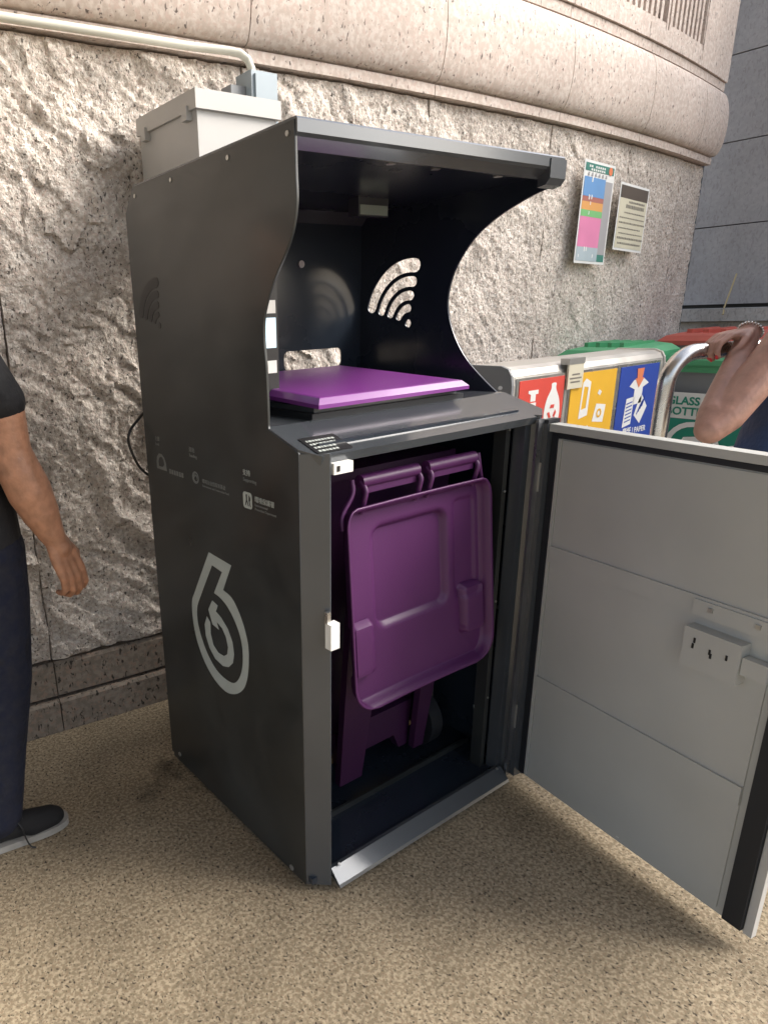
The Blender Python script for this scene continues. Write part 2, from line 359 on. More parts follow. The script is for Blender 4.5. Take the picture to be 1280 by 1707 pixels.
sweep('upper_stone', wpath(3.084, 3.798), [(.018, 2.667), (.018, 2.735), (-.1, 2.735), (-.1, 2.667)], G_SMOOTH, wall)
sweep('upper_stone', wpath(2.362, 3.798), [(.018, 3.30), (.018, 3.78), (-.1, 3.78), (-.1, 3.30)], G_SMOOTH, wall)
sweep('upper_stone', wpath(3.802, 4.3, 6, True), [(.018, 2.667), (.018, 3.78), (-.1, 3.78), (-.1, 2.667)], G_SMOOTH, wall)
for (a, b) in ((2.37, 3.27), (3.31, 3.79)):
    lv = sweep('louvre', wpath(a, b), [(-.05, 2.737), (-.05, 3.298), (-.068, 3.298), (-.068, 2.737)], M_DARK, wall)
    sweep('louvre_sill', wpath(a, b), [(.012, 2.738), (.012, 2.765), (-.048, 2.765), (-.048, 2.738)], G_SMOOTH, lv)
    sweep('louvre_jamb', wpath(b, b+.02, 1), [(.014, 2.738), (.014, 3.298), (-.048, 3.298), (-.048, 2.738)], G_SMOOTH, lv)
    x = a+.03; sm = None
    while x < b-.02:
        f_ = frame((x, yw(x), 0), (1, .0622*(x-1.71), 0), (-.0622*(x-1.71), 1, 0))
        box('louvre_slat', (-.015, -.008, 2.767), (.015, .045, 3.296), G_SMOOTH, lv, f_, bev=.003, seg=1)
        x += .058

shade_ob = box('shade_slab', (-7, -4.2, 3.85), (.4, 1.6, 4.1), SHADE_SLAB)  # added out of view to block sky light on the left
shade_ob['label'] = 'unseen added sky-blocking soffit above the kiosk and the granite wall'; shade_ob['category'] = 'shade_slab'
# ------------------------------------------------------------------ far tiled wall, ledge, post, stick, tap
fw = thing('tiled_wall', 'dark grey stone tile wall far behind at the right edge', 'wall', (5.7, 0, 0))
box('wall_core', (5.72, -4, .001), (6.0, 5, 4.6), M_DARK, fw)
z = 1.37
for r in range(5):
    for c in range(7):
        y0 = -3.9+c*1.25-(.0 if r % 2 == 0 else 0)
        if c == 4: pass
        box('wall_tile', (5.69+random.uniform(0, .003), y0+.003, z+.004), (5.735, y0+1.244, z+.596), G_TILE, fw, bev=.003, seg=1)
    z += .6
lg = thing('stone_ledge', 'low pale stone ledge with a projecting coping at the foot of the dark tiled wall', 'ledge', (5.5, .5, 0))
for c in range(7):
    y0 = -3.9+c*1.25
    box('coping_stone', (5.40, y0+.003, 1.25), (5.70, y0+1.246, 1.345), G_LEDGE, lg, bev=.006)
    box('facing_stone', (5.47, y0+.003, .001), (5.68, y0+1.246, 1.245), G_LEDGE, lg, bev=.004, seg=1)
ps = thing('steel_post', 'narrow dark blue steel post in the gap where the granite wall ends', 'post', (5.1, 1.78, 0))
box('post_shaft', (5.0, 1.62, .02), (5.12, 1.80, 4.2), mat('blue_grey_steel', (.03, .06, .08), .4, .4, var=(4, .1)), ps, bev=.006)
box('base_plate', (4.95, 1.57, .002), (5.17, 1.85, .02), ZINC, ps)
sk = tube('wooden_stick', [(5.37, 1.43, 1.30), (5.42, 1.45, 1.35), (5.66, 1.50, 1.60)], .006, mat('pale_bamboo', (.55, .42, .22), .6), seg=8)
sk['label'] = 'thin pale wooden stick leaning on the stone ledge by the dark tiled wall'; sk['category'] = 'stick'
tp = thing('wall_tap', 'small round steel valve wheel on the pale ledge under the stick', 'tap', (5.46, 1.48, 1.17))
ringp = [(5.435, 1.50+.035*math.cos(t*math.pi/8), 1.185+.035*math.sin(t*math.pi/8)) for t in range(17)]
tube('valve_wheel', ringp, .006, ZINC, tp, seg=6); tube('valve_stem', [(5.47, 1.5, 1.185), (5.43, 1.5, 1.185)], .012, ZINC, tp, seg=8)

# ------------------------------------------------------------------ cabinet
W, DP, HT = .837, .711, 1.772
cab = thing('recycling_cabinet', 'tall charcoal steel kiosk with open front door, arched hood and purple chute lid', 'recycling kiosk', (W/2, DP/2, 0))
LP = frame((0, 0, 0), (0, -1, 0), (0, 0, 1))           # left panel plane, local (-y, z), facing the viewer on the left
RP = frame((W, 0, 0), (0, -1, 0), (0, 0, 1))
lc = catmull([(.002, 1.163), (.106, 1.199), (.106, 1.25), (.108, 1.334), (.113, 1.395), (.106, 1.443), (.075, 1.499), (.031, 1.552), (.007, 1.591), (-.005, 1.635), (-.004, 1.69), (-.003, 1.770)][1:], 5)
left = [(-.0, .022), (0, 1.160)] + [(-q.x, q.y) for q in [Vector((.104, 1.197))]+lc] + [(-.665, 1.7605), (-.708, 1.716), (-.708, .022)]
left = [(-0.0, .022), (-.001, 1.160)] + [(-q.x, q.y) for q in lc] + [(-.665, 1.7605), (-.706, 1.716), (-.706, .022)]
def fan(cx, cz, a0, a1, scale=1.0):
    """quarter-fan signal mark: four thick arcs and a dot, local (a,b)"""
    L = []
    for r0, r1 in ((.150, .192), (.108, .140), (.068, .098), (.032, .058)):
        r0 *= scale; r1 *= scale; w = (r1-r0)/2; rm = (r0+r1)/2; n = 14; P = []
        da = w/rm*.9
        A0, A1 = a0+da, a1-da
        for k in range(n+1): t = A0+(A1-A0)*k/n; P.append((cx+r1*math.cos(t), cz+r1*math.sin(t)))
        c = (cx+rm*math.cos(A1), cz+rm*math.sin(A1))
        for k in range(1, 6): t = A1+math.pi*k/6; P.append((c[0]+w*math.cos(t), c[1]+w*math.sin(t)))
        for k in range(n+1): t = A1+(A0-A1)*k/n; P.append((cx+r0*math.cos(t), cz+r0*math.sin(t)))
        c = (cx+rm*math.cos(A0), cz+rm*math.sin(A0))
        for k in range(1, 6): t = A0+math.pi+math.pi*k/6; P.append((c[0]+w*math.cos(t), c[1]+w*math.sin(t)))
        L.append(P)
    L.append([(cx+.013*scale*math.cos(k*math.pi/8), cz+.013*scale*math.sin(k*math.pi/8)) for k in range(16)])
    return L
shape('side_panel', [left], .005, PAINT, cab, LP @ Matrix.Translation((0, 0, -.0025)), bev=.0008)
shape('rear_flange', [[(-.709, .03), (-.709, 1.712), (-.668, 1.757), (-.672, 1.762), (-.712, 1.7175), (-.725, 1.706), (-.725, .03)]], .02, PAINT, cab, LP @ Matrix.Translation((0, 0, -.012)))
rc = catmull([(-.001, 1.771), (-.001, 1.725), (.013, 1.716), (.086, 1.697), (.175, 1.662), (.249, 1.614), (.307, 1.539), (.328, 1.457), (.306, 1.373), (.245, 1.287), (.137, 1.203), (.11, 1.199), (.0, 1.160)], 5)
right = [(-q.x, q.y) for q in rc]+[(-.0, .022), (-.706, .022), (-.706, 1.716), (-.665, 1.7605)]
cxr, czr = -.482, 1.394
shape('side_panel', [right]+fan(cxr, czr, math.radians(76), math.radians(168)), .005, [PAINT_IN], cab, RP @ Matrix.Translation((0, 0, .0025)), bev=.0008)
BP = frame((0, .70, 0), (1, 0, 0), (0, 0, 1))
shape('back_panel', [[(.006, .03), (W-.006, .03), (W-.006, 1.715), (.006, 1.715)], rrect(.50, 1.262, .745, 1.322, .018)], .005, PAINT_IN, cab, BP)
# roof with folded fascia
XP = frame((0, 0, 0), (0, 1, 0), (0, 0, 1))             # local x->y, y->z, z->x
prism('roof_panel', [(.665, 1.764), (-.006, 1.776), (-.010, 1.772), (-.010, 1.750), (-.004, 1.744), (.022, 1.728), (.03, 1.728), (.03, 1.748), (.66, 1.736), (.695, 1.70), (.706, 1.712)], .001, W-.001, PAINT_B, cab, XP, bev=.0015)
prism('roof_lining', [(.032, 1.746), (.655, 1.734), (.655, 1.731), (.032, 1.742)], .006, W-.006, PAINT_IN, cab, XP)
prism('hood_end_cap', [(-.013, 1.768), (-.013, 1.726), (-.002, 1.712), (.02, 1.708), (.02, 1.768)], W-.062, W+.002, PAINT_B, cab, XP, bev=.002)
for x in (.30, .44, .66): cyl('reflection_stud', .011, -.012, 0, ZINC, cab, Matrix.Translation((x, .05, 1.741)), seg=12)  # zinc studs standing in for screw reflections under the lip, not lamps
sb = box('sensor_box', (.565, .43, 1.688), (.680, .47, 1.738), PAINT_B, cab, bev=.003)
box('sensor_window', (.570, .427, 1.691), (.675, .431, 1.716), DWIN, sb)
# counter with sloping front
def counter():
    plan = [(.001, .695), (.001, .112), (.001, .004), (.034, -.036), (W-.034, -.036), (W+.012, -.004), (W-.001, .112), (W-.001, .695)]
    zt = lambda y: 1.203 if y > .11 else 1.203-(.112-y)*.33
    bm = bmesh.new()
    T = [bm.verts.new((x, y, zt(y))) for x, y in plan]; B = [bm.verts.new((x, y+(.006 if y < .05 else 0), zt(y)-.020)) for x, y in plan]
    n = len(plan)
    bm.faces.new([T[0], T[1], T[6], T[7]]); bm.faces.new([T[1], T[2], T[5], T[6]]); bm.faces.new([T[2], T[3], T[4], T[5]])
    bm.faces.new([B[7], B[6], B[1], B[0]]); bm.faces.new([B[6], B[5], B[2], B[1]]); bm.faces.new([B[5], B[4], B[3], B[2]])
    for i in range(n): bm.faces.new([T[i], B[i], B[(i+1) % n], T[(i+1) % n]])
    return bmo('counter_shelf', bm, PAINT_B, cab, bev=.0035, seg=3)
cs = counter()
box('chute_gasket', (.135, .118, 1.203), (.665, .60, 1.216), RUBBER, cab, bev=.003)
box('chute_collar', (.15, .13, 1.216), (.65, .59, 1.229), PAINT_B, cab, bev=.003)
# purple chute lid: bevelled all round, rising to the back
def chute_lid():
    x0, x1, y0, y1 = .134, .656, .093, .60
    bm = bmesh.new(); R = []
    for ins, dz in ((.0, -.0), (.0, .009), (.014, .022), (.020, .0235)):
        zz = lambda y: 1.2295+dz+(y-y0)*.045
        R.append([bm.verts.new((x, y, zz(y) if dz > 0 else 1.2295+(y-y0)*.045)) for x, y in ((x0+ins, y0+ins), (x1-ins, y0+ins), (x1-ins, y1-ins), (x0+ins, y1-ins))])
    bm.faces.new(R[0][::-1]); bm.faces.new(R[-1])
    for a, b in zip(R[:-1], R[1:]):
        for i in range(4): bm.faces.new([a[i], a[(i+1) % 4], b[(i+1) % 4], b[i]])
    return bmo('chute_lid', bm, PURPLE_L, cab, bev=.003, seg=2)
cl = chute_lid()
for x in (.22, .57): box('lid_hinge', (x, .595, 1.203), (x+.05, .625, 1.262), RUBBER, cab, bev=.003)
# sticker on the counter
slope = frame((.075, -.004, 1.1665), (1, .0, 0), (0, .9495, .3135))
st = shape('warning_sticker', [rrect(-.045, -.024, .055, .048, .004)], .0008, BLACK, cs, slope)
for k in range(4):
    x = -.036
    while x < .040-.008*k:
        g_ = random.uniform(.003, .009); shape('sticker_print', [[(x, .033-.015*k), (x+g_, .033-.015*k), (x+g_, .026-.015*k), (x, .026-.015*k)]], .0004, LOGO, st, slope @ Matrix.Translation((0, 0, .0009))); x += g_+.003
# display and light-spot disc on the inside
ds = box('display_panel', (.01, .29, 1.245), (.172, .325, 1.60), BLACK, cab, bev=.004)
for k, (za, zb, mm) in enumerate(((1.53, 1.575, SCREEN), (1.475, 1.515, BLACK), (1.44, 1.47, WHITE), (1.36, 1.43, SCREEN), (1.30, 1.33, WHITE))):
    box('screen_icon' if k else 'screen', (.12, .2875, za), (.164, .2905, zb), mm, ds)
cyl('light_spot_disc', .011, 0, .006, EBOX, cab, frame((.573, .697, 1.582), (1, 0, 0), (0, 0, 1)), seg=16)  # pale disc put in for a round highlight on the back panel
# front posts, sill, tray
prism('corner_post', [(.0005, .012), (.0005, .0), (.049, -.042), (.053, -.041), (.053, .012)], .022, 1.158, PAINT_B, cab, bev=.002)
prism('corner_post', [(W-.0005, .012), (W-.0005, .0), (W-.043, -.040), (W-.052, -.040), (W-.060, -.022), (W-.085, -.022), (W-.088, .012)], .022, 1.158, PAINT_B, cab, bev=.002)
box('post_return', (W-.118, .012, .05), (W-.10, .05, 1.16), PAINT, cab, bev=.002)
prism('sill', [(-.030, .060), (-.062, .030), (-.066, .022), (-.060, .020), (-.02, .045), (-.02, .060)], .062, .765, PAINT_B, cab, XP, bev=.0015)
box('base_tray', (.006, -.02, .030), (W-.006, .695, .048), PAINT_IN, cab, bev=.002)
box('tray_rail', (.02, .125, .048), (W-.03, .133, .066), PAINT, cab, bev=.002)
prism('header_rail', [(.0, 1.128), (.0, 1.172), (.03, 1.172), (.03, 1.128)], .056, W-.09, PAINT_IN, cab, XP, bev=.002)
for x, y in ((.04, .02), (.04, .66), (W-.05, .02), (W-.05, .66)): cyl('foot', .018, .001, .03, RUBBER, cab, Matrix.Translation((x, y, 0)), seg=14)
def screw(x, y, z, ax, r=.0042):
    q = Vector(ax).to_track_quat('Z', 'Y').to_matrix().to_4x4()
    return cyl('screw', r, 0, .003, ZINC, cab, Matrix.Translation((x, y, z)) @ q, seg=10, bev=.0007)
for y, z in ((.463, 1.745), (.218, 1.748), (.0165, 1.752), (.655, 1.738), (.057, .034), (.664, .05)): screw(0, y, z, (-1, 0, 0), .005 if z > 1 else .008)
for x, y, z in ((.085, -.035, .064), (.74, -.035, .062)): screw(x, y, z, (0, -.5, 1))
for z in (.30, .62, .95, 1.12): screw(W-.108, .011, z, (0, -1, 0), .0032)
screw(W-.003, .125, 1.213, (-.6, -.6, .4), .006)
lt = box('latch', (.036, -.060, .712), (.062, -.040, .775), WHITE, cab, bev=.005)
box('latch_pin', (.034, -.050, .775), (.044, -.041, .803), STEEL, lt, bev=.002)
dsw = box('door_switch', (.058, -.045, 1.112), (.112, -.025, 1.136), WHITE, cab, bev=.004)
box('switch_slot', (.066, -.0465, 1.118), (.074, -.0445, 1.130), BLACK, dsw)
# printed marks on the left side
def lprint(name, loops, m, d=.0012): return shape(name, loops, .0008, m, left_panel, LP @ Matrix.Translation((0, 0, d)))
left_panel = [o for o in cab.children if o.name == 'side_panel'][0]
SIX_OUT = [(0.3922, 0.8391), (0.2835, 0.8315), (0.33, 0.7488), (0.2895, 0.7401), (0.2565, 0.7082), (0.2333, 0.6681), (0.2208, 0.6241), (0.2225, 0.5739), (0.233, 0.5245), (0.2557, 0.4827), (0.2951, 0.451), (0.3446, 0.4359), (0.4036, 0.449), (0.4522, 0.4837), (0.489, 0.5368), (0.5053, 0.598), (0.5041, 0.6586), (0.4793, 0.7019)]
SIX_IN = [(0.3793, 0.8058), (0.3298, 0.8), (0.377, 0.7257), (0.3467, 0.7215), (0.3107, 0.7059), (0.277, 0.6739), (0.2534, 0.6333), (0.2481, 0.5856), (0.2557, 0.543), (0.274, 0.5063), (0.302, 0.4822), (0.3408, 0.4767), (0.3897, 0.4856), (0.428, 0.5121), (0.46, 0.5541), (0.4789, 0.6014), (0.478, 0.6436), (0.4611, 0.6786)]
SIX_ARROW = [(0.3896, 0.6992), (0.3619, 0.6932), (0.3737, 0.6722), (0.3476, 0.6627), (0.3166, 0.6401), (0.2961, 0.6085), (0.2916, 0.5735), (0.2996, 0.5444), (0.3223, 0.5227), (0.3521, 0.5136), (0.3913, 0.5199), (0.4195, 0.5427), (0.4366, 0.5751), (0.4389, 0.6099), (0.4242, 0.6398), (0.4073, 0.6272), (0.4091, 0.5913), (0.3972, 0.5605), (0.3736, 0.5461), (0.3441, 0.5475), (0.3256, 0.5609), (0.3197, 0.5839), (0.3284, 0.6131), (0.3457, 0.6322), (0.372, 0.641), (0.3632, 0.6212), (0.3954, 0.6256), (0.4133, 0.6644)]
def rnd(P, k):       # smooth everything but the first k points
    P = [(-a, b) for a, b in P]
    sm = [(q.x, q.y) for q in catmull(P[k:]+[P[0]], 4)]
    return P[:k]+sm[:-1]
lprint('number_mark', [rnd(SIX_OUT, 2), rnd(SIX_IN, 2)], LOGO)
lprint('number_mark', [[(-a, b) for a, b in SIX_ARROW]], LOGO)
def ltext(s_, y, z, size, m=LOGO_D, sx=1): return text('side_lettering', s_, size, m, left_panel, LP @ Matrix.Translation((-y, z, .0012)), sx=sx)
lprint('side_cutout_mark', fan(-.575, 1.42, math.radians(84), math.radians(168), .62), BLACK)
ltext('支持', .213, 1.082, .016, LOGO); ltext('Supporting', .212, 1.0665, .0125, LOGO_D)
ltext('資助', .464, 1.103, .015); ltext('Funding', .463, 1.0885, .0125)
ltext('主辦', .655, 1.110, .014); ltext('Lead', .655, 1.096, .012)
ltext('環境保護署', .167, 1.024, .0155, LOGO); ltext('Environmental', .167, 1.013, .0088); ltext('Protection Department', .167, 1.003, .0088)
ltext('環境及自然保育基金', .404, 1.0285, .0125); ltext('Environment and Conservation Fund', .404, 1.0175, .0085)
for k in range(6): lprint('side_lettering', [[(-.583+k*.014, 1.024), (-.574+k*.014, 1.024), (-.574+k*.014, 1.037), (-.583+k*.014, 1.037)]], LOGO_D)
lprint('emblem', [rrect(-.2145, 1.001, -.178, 1.041, .008), [(-.204, 1.034), (-.197, 1.036), (-.197, 1.022), (-.191, 1.008), (-.195, 1.006), (-.200, 1.016), (-.205, 1.006), (-.208, 1.008), (-.203, 1.022)], [(-.192, 1.036), (-.184, 1.030), (-.183, 1.024), (-.187, 1.019), (-.182, 1.006), (-.187, 1.006), (-.193, 1.021)]], LOGO)
arch = [(-.656+.0, 1.028), (-.656, 1.048), (-.650, 1.064), (-.638, 1.073), (-.622, 1.073), (-.608, 1.064), (-.600, 1.048), (-.597, 1.028)]
archi = [(-.646, 1.036), (-.645, 1.050), (-.640, 1.060), (-.630, 1.065), (-.620, 1.064), (-.612, 1.056), (-.610, 1.044), (-.622, 1.036)]
lprint('emblem', [arch, archi], LOGO_D)
def circ(cx, cz, r, n=24): return [(cx+r*math.cos(k*2*math.pi/n), cz+r*math.sin(k*2*math.pi/n)) for k in range(n)]
lprint('emblem', [circ(-.438, 1.036, .0165), circ(-.436, 1.037, .011)], LOGO_D)
lprint('emblem', [[(-.448, 1.036), (-.442, 1.044), (-.432, 1.044), (-.428, 1.036), (-.434, 1.030), (-.430, 1.036), (-.434, 1.040), (-.441, 1.039), (-.444, 1.034)]], LOGO_D)
# cable behind the cabinet
cbp = catmull([(.05, .76, 1.20), (-.004, .755, 1.155), (-.033, .75, 1.128), (-.040, .75, 1.094), (-.026, .75, 1.047), (-.003, .755, 1.008), (.05, .76, .96)], 6)
tube('power_cable', cbp, .0042, BLACK, cab, seg=8)

box('hinge_strip', (.796, -.060, .03), (W+.012, -.0415, 1.145), RUBBER, cab, bev=.003)
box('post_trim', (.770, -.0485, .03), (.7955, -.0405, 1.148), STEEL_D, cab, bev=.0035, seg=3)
# ---- door (hinged on the right post, open towards the viewer)
hx = Vector((.818, -.058, 0)); DF = frame(hx, (-.159, -.987, 0), (0, 0, 1))     # local x along door, y up, z = inner normal?
if DF.to_3x3().col[2].x > 0: ZS = -1
else: ZS = 1
def dbox(name, s0, s1, z0, z1, t0, t1, m, par, bev=.0015, seg=1):
    a, b = sorted((t0*ZS, t1*ZS)); return box(name, (s0, z0, a), (s1, z1, b), m, par, DF, bev=bev, seg=seg)
door = dbox('door', .0, .700, .038, 1.133, -.013, .0, DOORG, cab)
dbox('top_flange', .0, .702, 1.116, 1.136, -.016, .020, DOORG, door, .002, 2)
dbox('edge_flange', .686, .704, .036, 1.115, -.015, .003, EBOX, door, .002)
dbox('hinge_profile', -.006, .010, .03, 1.136, -.02, .028, PAINT_B, door, .002)
dbox('inner_panel', .042, .622, .055, 1.095, .0, .004, DOORG, door, .001)
dbox('gasket', .012, .030, .045, 1.112, .0, .010, RUBBER, door, .003, 2)
dbox('gasket', .642, .684, .045, 1.112, .0, .014, RUBBER, door, .004, 2)
dbox('gasket', .032, .640, 1.100, 1.112, .0, .010, RUBBER, door, .002)
dbox('inner_frame', .0315, .040, .05, 1.098, .0, .008, DOORG, door)
for zc in (.79, .385): dbox('stiffener', .042, .622, zc-.035, zc+.012, .004, .010, DOORG, door, .003, 2)
dbox('lock_plate', .45, .615, .757, .795, .010, .014, DOORG, door, .001)
lk = dbox('lock_box', .455, .578, .640, .735, .004, .036, DOORG, door, .002)
for s_, z_ in ((.478, .702), (.476, .688), (.514, .688), (.517, .680), (.550, .690)): dbox('lock_screw', s_, s_+.0045, z_, z_+.012, .0355, .0375, BLACK, lk, .0005)
dbox('latch_bolt', .580, .632, .668, .708, .008, .030, DOORG, door, .003, 2)
for s_, z_ in ((.485, .775), (.585, .775)): dbox('screw', s_, s_+.010, z_, z_+.010, .0135, .018, ZINC, door, .002)
dbox('sticker_backing', .575, .64, 1.055, 1.085, .004, .0055, BLACK, door, 0)
dbox('paper_sticker', .583, .64, 1.060, 1.078, .0055, .0065, CREAM, door, 0)
for s_, z_ in ((.352, .052), (.655, .052), (.02, .052)): dbox('rivet', s_, s_+.007, z_, z_+.007, .0005, .003, WHITE, door, .001)
for z_ in (.2, .95): dbox('hinge_leaf', -.010, .0, z_, z_+.08, -.022, .03, ZINC, door, .002)

# ------------------------------------------------------------------ wheeled bin in the cabinet, lid hanging open
bn = thing('wheeled_bin', 'purple wheeled bin inside the charcoal kiosk with its lid hanging open towards us', 'bin', (.44, .30, .048))
def tapered(name, z0, z1, a0, a1, m, par, bev=.02, th=None):
    bm = bmesh.new(); V = []
    for z, (x0, y0, x1, y1) in ((z0, a0), (z1, a1)): V.append([bm.verts.new(q) for q in ((x0, y0, z), (x1, y0, z), (x1, y1, z), (x0, y1, z))])
    bm.faces.new(V[0][::-1])
    for i in range(4): bm.faces.new([V[0][i], V[0][(i+1) % 4], V[1][(i+1) % 4], V[1][i]])
    if th is None: bm.faces.new(V[1])
    else:      # open top with a real inside wall
        ti = [bm.verts.new(q) for q in ((a1[0]+th, a1[1]+th, z1), (a1[2]-th, a1[1]+th, z1), (a1[2]-th, a1[3]-th, z1), (a1[0]+th, a1[3]-th, z1))]
        bi = [bm.verts.new(q) for q in ((a0[0]+th, a0[1]+th, z0+th), (a0[2]-th, a0[1]+th, z0+th), (a0[2]-th, a0[3]-th, z0+th), (a0[0]+th, a0[3]-th, z0+th))]
        for i in range(4):
            bm.faces.new([V[1][i], V[1][(i+1) % 4], ti[(i+1) % 4], ti[i]]); bm.faces.new([ti[i], ti[(i+1) % 4], bi[(i+1) % 4], bi[i]])
        bm.faces.new(bi)
    return bmo(name, bm, m, par, bev=bev, seg=3)
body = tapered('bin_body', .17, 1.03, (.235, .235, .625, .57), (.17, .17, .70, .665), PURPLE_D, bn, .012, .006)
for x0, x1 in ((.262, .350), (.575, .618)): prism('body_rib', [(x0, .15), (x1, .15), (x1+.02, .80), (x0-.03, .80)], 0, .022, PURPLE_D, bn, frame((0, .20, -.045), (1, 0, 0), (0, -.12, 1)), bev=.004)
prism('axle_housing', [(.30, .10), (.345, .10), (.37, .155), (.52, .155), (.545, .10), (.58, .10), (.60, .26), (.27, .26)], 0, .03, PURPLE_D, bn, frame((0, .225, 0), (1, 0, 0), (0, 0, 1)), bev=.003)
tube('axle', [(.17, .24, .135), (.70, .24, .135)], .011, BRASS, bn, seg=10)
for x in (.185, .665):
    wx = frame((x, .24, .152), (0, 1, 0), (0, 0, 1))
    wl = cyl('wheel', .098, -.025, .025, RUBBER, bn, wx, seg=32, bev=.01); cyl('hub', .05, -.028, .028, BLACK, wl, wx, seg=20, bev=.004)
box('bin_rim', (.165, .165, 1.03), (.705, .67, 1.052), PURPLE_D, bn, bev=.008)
# hanging lid, inner side towards us
def hang_lid():
    Wd, Hh = .54, .530
    nu, nv = 92, 100; org = Vector((.142, .052, 1.000)); ud = Vector((1, 0, 0)); vd = Vector((.012, -.085, -1)).normalized(); nd = Vector((0, -1, .09)).normalized()
    def sstep(a, b, x): t = min(1, max(0, (x-a)/(b-a))); return t*t*(3-2*t)
    bm = bmesh.new(); G = {}
    def sdf(u, v, x0, y0, x1, y1, r):
        cx, cy = (x0+x1)/2, (y0+y1)/2; qx = abs(u-cx)-(x1-x0)/2+r; qy = abs(v-cy)-(y1-y0)/2+r
        return min(max(qx, qy), 0)+math.hypot(max(qx, 0), max(qy, 0))-r
    for i in range(nu+1):
        for j in range(nv+1):
            a, b = i/nu, j/nv; tv = b*Hh
            # squeeze the square grid on to a rounded rectangle, corners rounder at the bottom
            rb = .075 if b > .5 else .05
            ty = max(0, tv-(Hh-rb)) if b > .5 else max(0, rb-tv)
            half = Wd/2-(rb-math.sqrt(max(0, rb*rb-ty*ty)))*(1. if b > .5 else .75)
            half *= (.975+.025*b)
            u = Wd/2+(2*a-1)*half; v = tv
            e = min(half-abs(u-Wd/2), Hh-v if b > .5 else v)
            h = .034*(1-sstep(.002, .020, e))-.006*math.sin(math.pi*a)
            h += -.016*(1-sstep(-.010, .004, sdf(u, v, .115, .065, .39, .335, .035)))
            h += .022*(1-sstep(-.006, .003, sdf(u, v, .018, .30, .088, .435, .01)))
            h += .022*(1-sstep(-.006, .003, sdf(u, v, Wd-.105, .30, Wd-.03, .435, .01)))
            h -= .006*(1-sstep(-.006, .004, sdf(u, v, .415, .05, .50, .33, .02)))
            G[i, j] = bm.verts.new(org+ud*u+vd*v+nd*h)
    for i in range(nu):
        for j in range(nv): bm.faces.new([G[i, j], G[i, j+1], G[i+1, j+1], G[i+1, j]])
    o = bmo('bin_lid', bm, PURPLE, bn, smooth=True)
    md = o.modifiers.new('s', 'SOLIDIFY'); md.thickness = .005; md.offset = -1
    # hinge lugs: two handle loops on top with a round bar
    for x0, x1 in ((.218, .412), (.446, .632)):
        tube('hinge_bar', [(x0, .046, 1.056), (x1, .046, 1.056)], .016, PURPLE, o, seg=14)
        for xx in (x0+.003, x1-.003):
            tube('hinge_arm', catmull([(xx, .046, 1.056), (xx+.002, .030, 1.037), (xx-.001, .032, 1.012), (xx, .044, .978)], 5), .0065, PURPLE, o, seg=8)
        box('handle_web', (x0+.006, .040, 1.026), (x1-.006, .046, 1.056), PURPLE, o, bev=.002)
        tube('lid_lip', [(x0-.004, .036, .990), (x1+.004, .036, .990)], .006, PURPLE, o, seg=8)
    for xx, dx in ((.158, .035), (.665, -.015)): tube('lid_horn', catmull([(xx+dx, .046, 1.064), (xx+dx*.9, .040, 1.03), (xx, .040, .985), (xx-dx*.1, .035, .95)], 5), .006, PURPLE, o, seg=8)
    return o
hang_lid()
br = thing('inner_bracket', 'dark bracket with a grey-green upright inside the kiosk, right of the purple bin', 'bracket', (.775, .30, .048))
box('bracket_foot', (.752, .24, .048), (.80, .36, .075), BLACK, br, bev=.003)
box('bracket_upright', (.765, .27, .075), (.790, .29, .25), mat('olive_metal', (.10, .11, .085), .5, .3), br, bev=.002)
box('bracket_head', (.745, .295, .18), (.81, .38, .33), BLACK, br, bev=.006)
ct = tube('cable_tie', [(.80, .11, .20), (.805, .105, .15), (.803, .10, .10), (.80, .095, .058)], [.0015, .0015, .003, .005], WHITE, seg=6)
ct['label'] = 'thin white cable tie hanging at the right inner wall of the kiosk'; ct['category'] = 'cable tie'

# ------------------------------------------------------------------ electrical box and conduit on the wall
eb = thing('electrical_box', 'light grey electrical enclosure fixed to the wall above the kiosk roof', 'electrical box', (.36, .88, 1.775))
box('enclosure_body', (.231, .708, 1.775), (.497, 1.05, 1.976), EBOX, eb, bev=.006)
box('enclosure_lid', (.221, .696, 1.970), (.508, 1.052, 2.017), EBOX, eb, bev=.006)
for y in (.735, .985): box('clamp', (.213, y, 1.948), (.231, y+.03, 1.982), EBOX, eb, bev=.003)
box('clamp', (.4965, .74, 1.93), (.512, .77, 1.98), ZINC, eb, bev=.003)
jb = thing('conduit_box', 'small blue-grey junction box where the cream conduit meets the electrical enclosure', 'junction box', (.615, .97, 2.10))
box('junction_body', (.552, .90, 2.010), (.652, .985, 2.155), EBOX_B, jb, bev=.008)
box('junction_cover', (.563, .892, 2.018), (.642, .901, 2.145), EBOX_B, jb, bev=.004)
box('junction_clip', (.495, .93, 2.02), (.551, .985, 2.115), BINGREY, jb, bev=.006)
cp = [(x, yw(x)-.045, 2.222) for x in np.linspace(-2.4, .40, 16)]
cp += [(.53, .985, 2.222), (.562, .970, 2.216), (.583, .960, 2.200), (.590, .950, 2.172), (.591, .944, 2.125)]
cc = tube('conduit', cp, .0125, PVC, seg=14); cc['label'] = 'cream plastic conduit pipe running left along the top of the rough stone'; cc['category'] = 'pipe'
for x in (-1.0, -.55):
    pass

